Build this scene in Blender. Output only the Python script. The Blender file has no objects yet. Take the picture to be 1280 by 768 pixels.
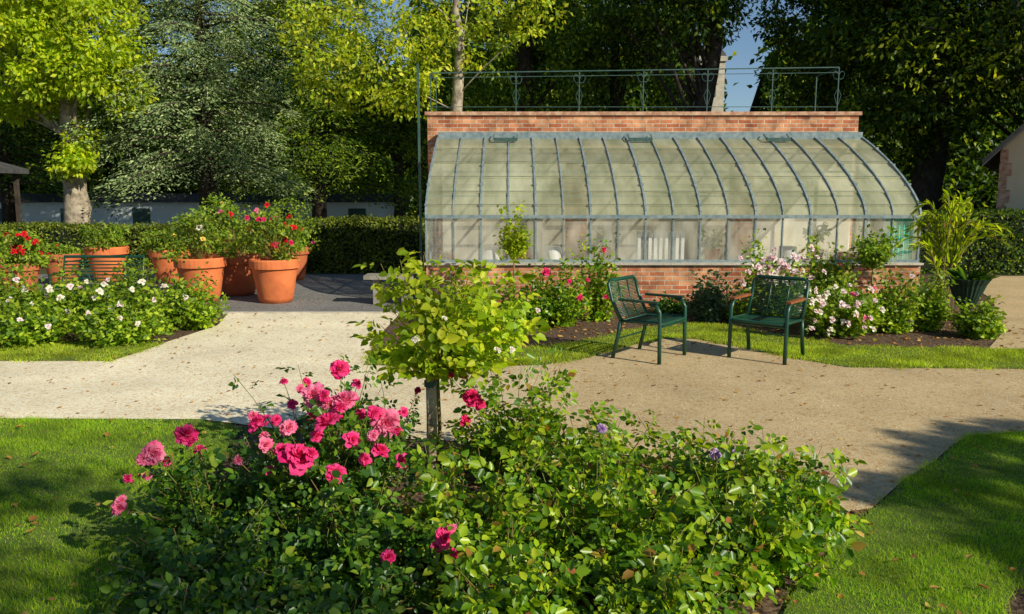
import bpy, math, random
import numpy as np
from mathutils import Vector, Matrix
random.seed(7); rng = np.random.default_rng(7)
sc = bpy.context.scene; col = sc.collection
R = math.radians
CH = 1.7; TH = math.atan(0.142)
def ray(px, py):
    cx = (px-640)/1000; cy = (384-py)/1000
    return (cx, math.cos(TH)+cy*math.sin(TH), -math.sin(TH)+cy*math.cos(TH))
def at(px, py, Y):
    d = ray(px, py); t = Y/d[1]; return Vector((d[0]*t, Y, CH+d[2]*t))
def gr(px, py, z=0.0):
    d = ray(px, py); t = (z-CH)/d[2]; return Vector((d[0]*t, d[1]*t, z))
def xat(px, Y): return at(px, 300, Y).x
# ------------------------------------------------------------------ materials
def newmat(name):
    m = bpy.data.materials.new(name); m.use_nodes = True
    nt = m.node_tree; return m, nt, nt.nodes, nt.links, nt.nodes['Principled BSDF']
def surf(name, c1, c2=None, scale=8, rough=.7, bump=0.0, bscale=60, metal=0.0, spec=.3, detail=6):
    m, nt, N, L, b = newmat(name)
    c2 = c2 or tuple(x*.8 for x in c1)
    tc = N.new('ShaderNodeTexCoord'); no = N.new('ShaderNodeTexNoise'); no.inputs['Scale'].default_value = scale; no.inputs['Detail'].default_value = detail
    L.new(tc.outputs['Object'], no.inputs['Vector'])
    r = N.new('ShaderNodeValToRGB'); r.color_ramp.elements[0].position = .35; r.color_ramp.elements[1].position = .65
    r.color_ramp.elements[0].color = (*c1, 1); r.color_ramp.elements[1].color = (*c2, 1)
    L.new(no.outputs['Fac'], r.inputs['Fac']); L.new(r.outputs['Color'], b.inputs['Base Color'])
    b.inputs['Roughness'].default_value = rough; b.inputs['Metallic'].default_value = metal
    b.inputs['Specular IOR Level'].default_value = spec
    if bump:
        n2 = N.new('ShaderNodeTexNoise'); n2.inputs['Scale'].default_value = bscale; n2.inputs['Detail'].default_value = 4
        L.new(tc.outputs['Object'], n2.inputs['Vector'])
        bu = N.new('ShaderNodeBump'); bu.inputs['Strength'].default_value = bump; bu.inputs['Distance'].default_value = .02
        L.new(n2.outputs['Fac'], bu.inputs['Height']); L.new(bu.outputs['Normal'], b.inputs['Normal'])
    return m
def leafmat(name, stops, trans=.35, tcol=(1.3, 1.25, .5), rough=.45, spec=.35, nscale=1.2, gain=1.0):
    m, nt, N, L, b = newmat(name)
    g = N.new('ShaderNodeNewGeometry'); r = N.new('ShaderNodeValToRGB')
    els = r.color_ramp.elements
    while len(els) < len(stops): els.new(.5)
    for e, (p, c) in zip(els, stops): e.position = p; e.color = (*[min(.95, x*gain) for x in c], 1)
    L.new(g.outputs['Random Per Island'], r.inputs['Fac'])
    tc = N.new('ShaderNodeTexCoord'); no = N.new('ShaderNodeTexNoise'); no.inputs['Scale'].default_value = nscale
    L.new(tc.outputs['Object'], no.inputs['Vector'])
    mr = N.new('ShaderNodeMapRange'); mr.inputs[1].default_value = .3; mr.inputs[2].default_value = .7; mr.inputs[3].default_value = .6; mr.inputs[4].default_value = 1.3
    L.new(no.outputs['Fac'], mr.inputs[0])
    mx = N.new('ShaderNodeVectorMath'); mx.operation = 'SCALE'
    L.new(r.outputs['Color'], mx.inputs[0]); L.new(mr.outputs[0], mx.inputs['Scale'])
    L.new(mx.outputs[0], b.inputs['Base Color']); b.inputs['Roughness'].default_value = rough; b.inputs['Specular IOR Level'].default_value = spec
    t = N.new('ShaderNodeBsdfTranslucent'); m2 = N.new('ShaderNodeVectorMath'); m2.operation = 'MULTIPLY'; m2.inputs[1].default_value = tcol
    L.new(mx.outputs[0], m2.inputs[0]); L.new(m2.outputs[0], t.inputs['Color'])
    ms = N.new('ShaderNodeMixShader'); ms.inputs[0].default_value = trans
    L.new(b.outputs[0], ms.inputs[1]); L.new(t.outputs[0], ms.inputs[2]); L.new(ms.outputs[0], N['Material Output'].inputs['Surface'])
    return m
def petalmat(name, c1, c2, trans=.3):
    return leafmat(name, [(0, c1), (1, c2)], trans, (1.15, .85, .95), .6, .12, 30)
def brickmat(name, c1, c2, mort):
    m, nt, N, L, b = newmat(name)
    tc = N.new('ShaderNodeTexCoord'); sp = N.new('ShaderNodeSeparateXYZ'); ad = N.new('ShaderNodeMath'); cb = N.new('ShaderNodeCombineXYZ')
    L.new(tc.outputs['Object'], sp.inputs[0]); L.new(sp.outputs[0], ad.inputs[0]); L.new(sp.outputs[1], ad.inputs[1])
    L.new(ad.outputs[0], cb.inputs[0]); L.new(sp.outputs[2], cb.inputs[1])
    nw = N.new('ShaderNodeTexNoise'); nw.inputs['Scale'].default_value = 9; L.new(tc.outputs['Object'], nw.inputs['Vector'])
    vm = N.new('ShaderNodeVectorMath'); vm.operation = 'MULTIPLY_ADD'; vm.inputs[1].default_value = (.012, .012, 0)
    L.new(nw.outputs['Color'], vm.inputs[0]); L.new(cb.outputs[0], vm.inputs[2])
    br = N.new('ShaderNodeTexBrick'); br.inputs['Scale'].default_value = 1; br.inputs['Brick Width'].default_value = .23; br.inputs['Row Height'].default_value = .068
    br.inputs['Mortar Size'].default_value = .008; br.inputs['Mortar Smooth'].default_value = .3; br.inputs['Bias'].default_value = -.15
    br.inputs['Color1'].default_value = (*c1, 1); br.inputs['Color2'].default_value = (*c2, 1); br.inputs['Mortar'].default_value = (*mort, 1)
    L.new(vm.outputs[0], br.inputs['Vector'])
    no = N.new('ShaderNodeTexNoise'); no.inputs['Scale'].default_value = 3.5; no.inputs['Detail'].default_value = 9; no.inputs['Roughness'].default_value = .7; L.new(tc.outputs['Object'], no.inputs['Vector'])
    mr = N.new('ShaderNodeMapRange'); mr.inputs[1].default_value = .35; mr.inputs[2].default_value = .65; mr.inputs[3].default_value = .45; mr.inputs[4].default_value = 1.25
    L.new(no.outputs['Fac'], mr.inputs[0]); mx = N.new('ShaderNodeVectorMath'); mx.operation = 'SCALE'
    L.new(br.outputs['Color'], mx.inputs[0]); L.new(mr.outputs[0], mx.inputs['Scale']); L.new(mx.outputs[0], b.inputs['Base Color'])
    b.inputs['Roughness'].default_value = .9
    bu = N.new('ShaderNodeBump'); bu.inputs['Strength'].default_value = .7; bu.inputs['Distance'].default_value = -.01
    L.new(br.outputs['Fac'], bu.inputs['Height']); L.new(bu.outputs['Normal'], b.inputs['Normal'])
    return m
def glassmat(name, c1, c2, t0, t1, nscale, rough=.12, stretch=(1, 1, 1)):
    m, nt, N, L, b = newmat(name)
    tc = N.new('ShaderNodeTexCoord'); mp = N.new('ShaderNodeMapping'); mp.inputs['Scale'].default_value = stretch
    no = N.new('ShaderNodeTexNoise'); no.inputs['Scale'].default_value = nscale; no.inputs['Detail'].default_value = 10; no.inputs['Roughness'].default_value = .65
    L.new(tc.outputs['Object'], mp.inputs[0]); L.new(mp.outputs[0], no.inputs['Vector'])
    r = N.new('ShaderNodeValToRGB'); r.color_ramp.elements[0].position = .35; r.color_ramp.elements[1].position = .68
    r.color_ramp.elements[0].color = (*c1, 1); r.color_ramp.elements[1].color = (*c2, 1); L.new(no.outputs['Fac'], r.inputs['Fac'])
    g = N.new('ShaderNodeNewGeometry'); mr = N.new('ShaderNodeMapRange'); mr.inputs[3].default_value = .76; mr.inputs[4].default_value = 1.15
    L.new(g.outputs['Random Per Island'], mr.inputs[0]); mx = N.new('ShaderNodeVectorMath'); mx.operation = 'SCALE'
    L.new(r.outputs['Color'], mx.inputs[0]); L.new(mr.outputs[0], mx.inputs['Scale'])
    L.new(mx.outputs[0], b.inputs['Base Color']); b.inputs['Roughness'].default_value = rough; b.inputs['Specular IOR Level'].default_value = .7
    tl = N.new('ShaderNodeBsdfTranslucent'); L.new(mx.outputs[0], tl.inputs['Color']); m0 = N.new('ShaderNodeMixShader'); m0.inputs[0].default_value = .3
    L.new(b.outputs[0], m0.inputs[1]); L.new(tl.outputs[0], m0.inputs[2])
    t = N.new('ShaderNodeBsdfTransparent'); ms = N.new('ShaderNodeMixShader')
    n2 = N.new('ShaderNodeTexNoise'); n2.inputs['Scale'].default_value = nscale*.7; n2.inputs['Detail'].default_value = 5; L.new(mp.outputs[0], n2.inputs['Vector'])
    m3 = N.new('ShaderNodeMapRange'); m3.inputs[1].default_value = .38; m3.inputs[2].default_value = .62; m3.inputs[3].default_value = t0; m3.inputs[4].default_value = t1
    L.new(n2.outputs['Fac'], m3.inputs[0]); L.new(m3.outputs[0], ms.inputs[0])
    L.new(m0.outputs[0], ms.inputs[1]); L.new(t.outputs[0], ms.inputs[2]); L.new(ms.outputs[0], N['Material Output'].inputs['Surface'])
    return m
def gravelmat(name, dark, mid, light, xgrad=None):
    m, nt, N, L, b = newmat(name)
    tc = N.new('ShaderNodeTexCoord')
    v = N.new('ShaderNodeTexVoronoi'); v.inputs['Scale'].default_value = 80; L.new(tc.outputs['Object'], v.inputs['Vector'])
    n1 = N.new('ShaderNodeTexNoise'); n1.inputs['Scale'].default_value = 26; n1.inputs['Detail'].default_value = 10; n1.inputs['Roughness'].default_value = .75; L.new(tc.outputs['Object'], n1.inputs['Vector'])
    r = N.new('ShaderNodeValToRGB'); e = r.color_ramp.elements; e[0].position = .14; e[0].color = (*dark, 1); e[1].position = .8; e[1].color = (*light, 1)
    x = e.new(.44); x.color = (*mid, 1)
    sep = N.new('ShaderNodeSeparateColor'); L.new(v.outputs['Color'], sep.inputs[0])
    a = N.new('ShaderNodeMath'); a.operation = 'MULTIPLY_ADD'; a.inputs[1].default_value = .45; L.new(sep.outputs[0], a.inputs[0])
    n1m = N.new('ShaderNodeMapRange'); n1m.inputs[1].default_value = .3; n1m.inputs[2].default_value = .7; n1m.inputs[3].default_value = 0; n1m.inputs[4].default_value = .55
    L.new(n1.outputs['Fac'], n1m.inputs[0]); L.new(n1m.outputs[0], a.inputs[2])
    L.new(a.outputs[0], r.inputs['Fac'])
    n2 = N.new('ShaderNodeTexNoise'); n2.inputs['Scale'].default_value = 1.1; n2.inputs['Detail'].default_value = 9; n2.inputs['Roughness'].default_value = .65; L.new(tc.outputs['Object'], n2.inputs['Vector'])
    mr = N.new('ShaderNodeMapRange'); mr.inputs[1].default_value = .32; mr.inputs[2].default_value = .68; mr.inputs[3].default_value = .82; mr.inputs[4].default_value = 1.1
    L.new(n2.outputs['Fac'], mr.inputs[0]); mx = N.new('ShaderNodeVectorMath'); mx.operation = 'SCALE'
    L.new(r.outputs['Color'], mx.inputs[0]); L.new(mr.outputs[0], mx.inputs['Scale'])
    out = mx.outputs[0]
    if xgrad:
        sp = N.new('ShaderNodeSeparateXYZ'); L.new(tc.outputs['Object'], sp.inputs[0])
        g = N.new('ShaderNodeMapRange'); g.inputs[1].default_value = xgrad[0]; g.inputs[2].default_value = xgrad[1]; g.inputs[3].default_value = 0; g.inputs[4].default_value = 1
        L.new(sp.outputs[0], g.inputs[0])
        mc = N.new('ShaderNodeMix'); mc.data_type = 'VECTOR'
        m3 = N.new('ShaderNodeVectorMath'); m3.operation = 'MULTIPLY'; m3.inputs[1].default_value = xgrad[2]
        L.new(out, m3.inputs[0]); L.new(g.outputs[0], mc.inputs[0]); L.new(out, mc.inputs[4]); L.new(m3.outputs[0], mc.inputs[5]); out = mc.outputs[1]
    L.new(out, b.inputs['Base Color']); b.inputs['Roughness'].default_value = .95; b.inputs['Specular IOR Level'].default_value = .15
    bu = N.new('ShaderNodeBump'); bu.inputs['Strength'].default_value = .55; bu.inputs['Distance'].default_value = .004
    L.new(a.outputs[0], bu.inputs['Height']); L.new(bu.outputs['Normal'], b.inputs['Normal'])
    return m
M = {}
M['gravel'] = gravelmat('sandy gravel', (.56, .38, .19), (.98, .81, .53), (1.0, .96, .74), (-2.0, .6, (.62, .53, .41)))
M['yard'] = gravelmat('grey gravel', (.09, .08, .08), (.19, .18, .165), (.38, .36, .33))
M['soil'] = gravelmat('mulch soil', (.025, .016, .010), (.09, .055, .035), (.26, .17, .11))
M['turf'] = surf('turf base', (.08, .14, .016), (.14, .18, .03), 14, .95, .5, 120)
M['shade_ground'] = surf('woodland floor', (.06, .065, .02), (.10, .085, .04), 3, .95)
BT = (1.25, 1.3, .35)
M['blade'] = leafmat('grass blades', [(0, (.17, .36, .010)), (.6, (.38, .60, .02)), (1, (.68, .74, .07))], .45, BT, .6, .2, 2.5)
M['blade_dry'] = leafmat('yellowish grass blades', [(0, (.28, .42, .02)), (.7, (.52, .60, .03)), (1, (.78, .72, .15))], .45, BT, .6, .2, 2.5)
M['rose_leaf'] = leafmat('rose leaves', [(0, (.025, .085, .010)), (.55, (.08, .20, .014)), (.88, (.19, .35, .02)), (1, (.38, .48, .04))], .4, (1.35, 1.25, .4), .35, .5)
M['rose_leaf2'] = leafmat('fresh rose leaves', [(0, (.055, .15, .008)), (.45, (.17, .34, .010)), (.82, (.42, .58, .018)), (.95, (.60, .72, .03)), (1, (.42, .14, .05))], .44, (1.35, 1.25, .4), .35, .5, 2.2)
M['bed_leaf'] = leafmat('sunlit shrub leaves', [(0, (.08, .17, .012)), (.55, (.25, .40, .018)), (1, (.54, .64, .04))], .42, nscale=2)
M['standard_leaf'] = leafmat('yellow green leaves', [(0, (.22, .36, .010)), (.5, (.46, .62, .015)), (1, (.80, .82, .04))], .5)
M['blue_leaf'] = leafmat('grey green leaves', [(0, (.07, .13, .06)), (1, (.17, .25, .12))])
M['geranium'] = leafmat('potted leaves', [(0, (.09, .18, .012)), (.6, (.24, .38, .020)), (1, (.50, .58, .05))], .42)
M['chestnut'] = leafmat('sunlit chestnut leaves', [(0, (.19, .31, .010)), (.5, (.42, .56, .015)), (1, (.76, .78, .03))], .5)
M['maple'] = leafmat('yellow maple leaves', [(0, (.20, .32, .012)), (.5, (.44, .54, .02)), (1, (.80, .76, .05))], .5)
M['cedar'] = leafmat('cedar needles', [(0, (.11, .18, .06)), (.5, (.26, .36, .14)), (1, (.56, .63, .28))], .25, (1.1, 1.1, .8), .7, .1)
M['darkleaf'] = leafmat('deep shade leaves', [(0, (.022, .052, .005)), (.55, (.07, .145, .009)), (.85, (.17, .28, .014)), (1, (.56, .60, .03))], .45)  # shade over the tall trees is put into this leaf colour
M['midleaf'] = leafmat('woodland leaves', [(0, (.05, .105, .010)), (.65, (.16, .27, .018)), (1, (.50, .60, .04))], .45)
M['hedge'] = leafmat('hedge leaves', [(0, (.06, .095, .010)), (.7, (.19, .25, .02)), (1, (.42, .42, .04))], .3)
M['core'] = surf('shadowed foliage core', (.010, .016, .005), (.018, .026, .008), 5, 1)  # near-black colour stands in for the shade inside foliage
M['bark'] = surf('grey bark', (.14, .11, .08), (.26, .21, .16), 7, .95, 1, 25)
M['bark_pale'] = surf('pale bark', (.50, .42, .30), (.22, .17, .12), 6, .95, 1, 22)
M['bark_dark'] = surf('dark bark', (.04, .03, .022), (.075, .058, .042), 7, .95, 1, 25)
M['cane'] = surf('green canes', (.16, .20, .04), (.26, .14, .05), 12, .7)
M['stake'] = surf('weathered wood', (.70, .54, .37), (.34, .24, .15), 14, .9, .8, 60)
M['brick'] = brickmat('old red brick', (.48, .13, .05), (.80, .38, .18), (.64, .51, .36))
M['coping'] = surf('brick coping', (.66, .43, .28), (.40, .18, .11), 9, .9, .5, 40)
M['iron'] = surf('blue grey painted iron', (.15, .21, .23), (.28, .33, .33), 12, .5)
M['lead'] = surf('dull lead glazing strip', (.14, .16, .11), (.22, .23, .16), 12, .7)
M['rail'] = surf('dark green painted iron', (.035, .085, .075), (.07, .12, .10), 20, .5)
M['roofglass'] = glassmat('dusty milky glass', (.34, .36, .20), (.68, .67, .44), .16, .38, 1.5, .12, (1.6, .5, .5))  # milky dirty panes, tone varies by noise and per pane
M['frontglass'] = glassmat('streaky clear glass', (.78, .73, .57), (.97, .93, .78), .42, .86, 3, .06, (1.8, 1, .5))
M['plaster'] = surf('cream plaster', (.86, .78, .58), (.90, .86, .70), 2, .9)
M['tanwall'] = surf('warm tan render', (.66, .52, .33), (.74, .60, .40), 2, .9)
M['green_paint'] = surf('dark green powder coat', (.006, .050, .026), (.012, .07, .038), 9, .35, spec=.5)
M['arm'] = surf('brown wooden armrest', (.34, .11, .035), (.18, .06, .025), 12, .5)
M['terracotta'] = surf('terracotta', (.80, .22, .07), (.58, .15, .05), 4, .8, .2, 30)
M['terracotta_dark'] = surf('shaded terracotta', (.56, .16, .06), (.40, .11, .045), 4, .8, .2, 30)  # darker copy of terracotta, shade on the pots put into the colour
M['stone'] = surf('pale stone', (.60, .54, .43), (.45, .40, .32), 6, .9, .5, 40)
M['stone_dim'] = surf('weathered grey stone', (.36, .32, .25), (.24, .21, .16), 6, .9, .5, 40)
M['white'] = surf('white enamel', (.88, .88, .85), (.78, .77, .73), 5, .5)
M['greencloth'] = surf('turquoise green cloth', (.01, .50, .34), (.03, .62, .44), 3, .8)
M['roof'] = surf('dark slate roof', (.05, .05, .055), (.09, .085, .08), 5, .8, .3, 20)
M['shedwall'] = surf('pale blue grey render', (.78, .84, .88), (.84, .88, .86), 1, .9)
M['urn'] = surf('green cast iron', (.010, .035, .022), (.02, .05, .03), 9, .5)
M['dead'] = leafmat('fallen leaves', [(0, (.25, .10, .03)), (.5, (.5, .23, .05)), (1, (.7, .45, .12))], .15, (1, .8, .5), .7, .2)
M['pebble'] = surf('pebbles', (.86, .70, .48), (.46, .33, .20), 3, .9)
M['pink'] = petalmat('hot pink petals', (.87, .018, .19), (.98, .11, .33))
M['pink2'] = petalmat('pink petals', (.94, .11, .30), (.99, .36, .50))
M['red'] = petalmat('red petals', (.70, .01, .02), (.90, .04, .05))
M['crimson'] = petalmat('crimson petals', (.74, .01, .11), (.94, .06, .24))
M['blush'] = petalmat('blush petals', (.93, .70, .70), (.96, .90, .87))
M['whitep'] = petalmat('white petals', (.94, .90, .68), (.96, .95, .86))
M['lilac'] = petalmat('lilac petals', (.55, .32, .68), (.72, .52, .80))
M['yellowp'] = petalmat('yellow petals', (.90, .62, .08), (.95, .8, .2))
# ------------------------------------------------------------------ object helpers
ORG = {}
def tag(o, label=None, cat=None, group=None, kind=None):
    if label: o['label'] = label
    if cat: o['category'] = cat
    if group: o['group'] = group
    if kind: o['kind'] = kind
    return o
def link(name, me, mat, parent=None):
    if mat and not me.materials: me.materials.append(mat)
    o = bpy.data.objects.new(name, me); col.objects.link(o)
    if parent: o.parent = parent; ORG[o.name] = ORG[parent.name]
    else: ORG[o.name] = Vector((0, 0, 0))
    return o
def thing(name, label, cat, loc=(0, 0, 0), rz=0, group=None):
    o = bpy.data.objects.new(name, None); col.objects.link(o); o.empty_display_size = .2
    o.location = loc; o.rotation_euler = (0, 0, rz); ORG[o.name] = Vector(loc)
    return tag(o, label, cat, group)
class MB:
    def __init__(s): s.v = []; s.f = []
    def add(s, vs, fs):
        n = len(s.v); s.v += [tuple(v) for v in vs]; s.f += [tuple(i+n for i in f) for f in fs]; return s
    def box(s, x0, x1, y0, y1, z0, z1, mt=None):
        vs = [Vector((x, y, z)) for z in (z0, z1) for y in (y0, y1) for x in (x0, x1)]
        if mt: vs = [mt @ v for v in vs]
        return s.add(vs, [(0, 2, 3, 1), (4, 5, 7, 6), (0, 1, 5, 4), (2, 6, 7, 3), (0, 4, 6, 2), (1, 3, 7, 5)])
    def tube(s, pts, rad, n=6):
        pts = [Vector(p) for p in pts]; k = len(pts)
        if not hasattr(rad, '__len__'): rad = [rad]*k
        u = None; vs = []
        for i in range(k):
            t = (pts[min(i+1, k-1)]-pts[max(i-1, 0)])
            t = t.normalized() if t.length > 1e-9 else Vector((0, 0, 1))
            if u is None: u = t.orthogonal().normalized()
            else:
                u = u-t*u.dot(t); u = u.normalized() if u.length > 1e-6 else t.orthogonal().normalized()
            w = t.cross(u)
            for j in range(n):
                a = 2*math.pi*j/n; vs.append(pts[i]+(u*math.cos(a)+w*math.sin(a))*rad[i])
        fs = [(i*n+j, i*n+(j+1) % n, (i+1)*n+(j+1) % n, (i+1)*n+j) for i in range(k-1) for j in range(n)]
        fs += [tuple(range(n-1, -1, -1)), tuple((k-1)*n+j for j in range(n))]
        return s.add(vs, fs)
    def bar(s, p, q, w, h):
        p = Vector(p); q = Vector(q); t = (q-p).normalized()
        a = t.cross(Vector((0, 0, 1))); a = a.normalized() if a.length > .05 else Vector((1, 0, 0)); b = a.cross(t)
        vs = [c+a*(sa*w/2)+b*(sb*h/2) for c in (p, q) for sa, sb in ((-1, -1), (1, -1), (1, 1), (-1, 1))]
        return s.add(vs, [(0, 3, 2, 1), (4, 5, 6, 7), (0, 1, 5, 4), (1, 2, 6, 5), (2, 3, 7, 6), (3, 0, 4, 7)])
    def lathe(s, prof, n=24, c=(0, 0, 0), flute=0):
        vs = []
        for r, z in prof:
            for j in range(n):
                a = 2*math.pi*j/n; rr = r*(1+flute*math.cos(a*n/2)); vs.append((c[0]+rr*math.cos(a), c[1]+rr*math.sin(a), c[2]+z))
        k = len(prof)
        fs = [(i*n+j, i*n+(j+1) % n, (i+1)*n+(j+1) % n, (i+1)*n+j) for i in range(k-1) for j in range(n)]
        return s.add(vs, fs)
    def build(s, name, mat, parent=None, smooth=False):
        me = bpy.data.meshes.new(name); o0 = ORG[parent.name] if parent else Vector((0, 0, 0))
        me.from_pydata([(v[0]-o0[0], v[1]-o0[1], v[2]-o0[2]) for v in s.v], [], s.f)
        if smooth: me.polygons.foreach_set('use_smooth', [True]*len(me.polygons))
        me.update(); return link(name, me, mat, parent)
def fast(name, V, F, mat, parent=None):
    o0 = np.array(ORG[parent.name]) if parent else np.zeros(3)
    V = V-o0; me = bpy.data.meshes.new(name); m, c = F.shape
    me.vertices.add(len(V)); me.vertices.foreach_set('co', V.astype(np.float32).ravel())
    me.loops.add(m*c); me.loops.foreach_set('vertex_index', F.astype(np.int32).ravel())
    me.polygons.add(m); me.polygons.foreach_set('loop_start', (np.arange(m)*c).astype(np.int32))
    me.update(calc_edges=True); return link(name, me, mat, parent)
def unit(a): return a/np.maximum(np.linalg.norm(a, axis=-1, keepdims=True), 1e-9)
def rv(n): return unit(rng.normal(size=(n, 3)))
L6 = np.array([(0, 0, 0), (.3, .5, .10), (.68, .40, .08), (1, 0, -.10), (.68, -.40, .08), (.3, -.5, .10)])
L4 = np.array([(0, 0, 0), (.45, .5, .10), (1, 0, -.06), (.45, -.5, .10)])
def leaves(name, mat, parent, P, D, N, L, W, six=False):
    D = unit(D); N = N-(N*D).sum(1, keepdims=True)*D; N = unit(N); S = np.cross(D, N)
    O = L6 if six else L4; k = len(O); n = len(P)
    L = np.broadcast_to(L, (n,)); W = np.broadcast_to(W, (n,))
    V = P[:, None]+O[None, :, 0, None]*L[:, None, None]*D[:, None]+O[None, :, 1, None]*W[:, None, None]*S[:, None]+O[None, :, 2, None]*L[:, None, None]*N[:, None]
    b = (np.arange(n)*k)[:, None]
    if six: F = np.concatenate([b+np.array([[0, 1, 2, 3]]), b+np.array([[0, 3, 4, 5]])])
    else: F = np.concatenate([b+np.array([[0, 1, 2]]), b+np.array([[0, 2, 3]])])
    return fast(name, V.reshape(-1, 3), F, mat, parent)
UP = np.array([0, 0, 1.])
def clumps(C, Rr, nper, flat=.75, up=.6, droop=.35):
    C = np.asarray(C, float); m = len(C); n = m*nper
    Rr = np.broadcast_to(Rr, (m,)); d = rv(n); rad = rng.random(n)**.45
    off = d*(rad*np.repeat(Rr, nper))[:, None]*np.array([1, 1, flat])
    P = np.repeat(C, nper, 0)+off
    return P, d*.6+rv(n)*.7-UP*droop, UP*up+d*.7+rv(n)*.6+np.array([.3, -.4, 0])
def ell(c, r, m, bias=.5):
    d = rv(m); return np.array(c)+d*(rng.random(m)**bias)[:, None]*np.array(r)
# ------------------------------------------------------------------ flowers
def rose_mesh(name, n, nu, nv, mat, ruf=.02):
    vs = []; fs = []
    for i in range(n):
        t = (i+.5)/n; a = i*2.39996+random.uniform(-.3, .3); phi0 = R(4+66*t**.8+random.uniform(-14, 14)*t); curl = R(10+45*t+random.uniform(-15, 25)*t)
        l = (.26+.20*t)*random.uniform(.8, 1.12); w = (.20+.30*t)*random.uniform(.8, 1.1); rb = .01+.07*t; base = len(vs)
        ca, sa = math.cos(a), math.sin(a); out = rb; up = -.10*t; ph1 = random.random()*6
        for j in range(nv+1):
            v = j/nv
            if j: ph = phi0+curl*v*v-.35*(1-v); out += math.sin(ph)*l/nv; up += math.cos(ph)*l/nv
            ww = w*(.35+.65*math.sin(math.pi*min(1, .12+.62*v)))*(1 if v < .95 else .85)
            for k in range(nu+1):
                u = -1+2*k/nu; side = u*ww/2; cup = (1-.45*t)*.55*ww*u*u; rr = ruf*v*v*math.sin(ph1+u*5)*2
                o_ = out-cup*.5+rr*.5; z_ = up+cup*.18+rr+(random.uniform(-ruf, ruf) if v > .6 else 0)
                vs.append((ca*o_-sa*side, sa*o_+ca*side, z_))
        for j in range(nv):
            for k in range(nu):
                q = base+j*(nu+1)+k; fs.append((q, q+1, q+nu+2, q+nu+1))
    me = bpy.data.meshes.new(name); me.from_pydata(vs, [], fs); me.polygons.foreach_set('use_smooth', [True]*len(fs))
    me.materials.append(mat); me.update(); return me
FM = {k: [rose_mesh('rose_bloom', 40, 5, 4, M[k], .03), rose_mesh('rose_bloom', 30, 5, 4, M[k], .035), rose_mesh('rose_bloom', 22, 5, 4, M[k], .03)] for k in ('pink', 'pink2', 'crimson', 'lilac', 'whitep')}
FS = {k: rose_mesh('small_bloom', 12, 2, 2, M[k]) for k in ('red', 'crimson', 'blush', 'whitep', 'pink2', 'yellowp', 'pink', 'lilac')}
def flower(parent, pos, size, me, face=(.25, -.55, .5), j=.5):
    o = bpy.data.objects.new('flower', me); col.objects.link(o); o.parent = parent; ORG[o.name] = ORG[parent.name]
    o.location = Vector(pos)-ORG[parent.name]; d = Vector(face)+Vector([random.uniform(-j, j) for _ in range(3)])
    o.rotation_euler = d.to_track_quat('Z', 'Y').to_euler(); o.rotation_euler.rotate_axis('Z', random.random()*6)
    o.scale = (size*random.uniform(.88, 1.1), size, size*random.uniform(.85, 1.15)); return o
def bez(a, b, c, t): return a*(1-t)**2+b*2*t*(1-t)+c*t*t
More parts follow.
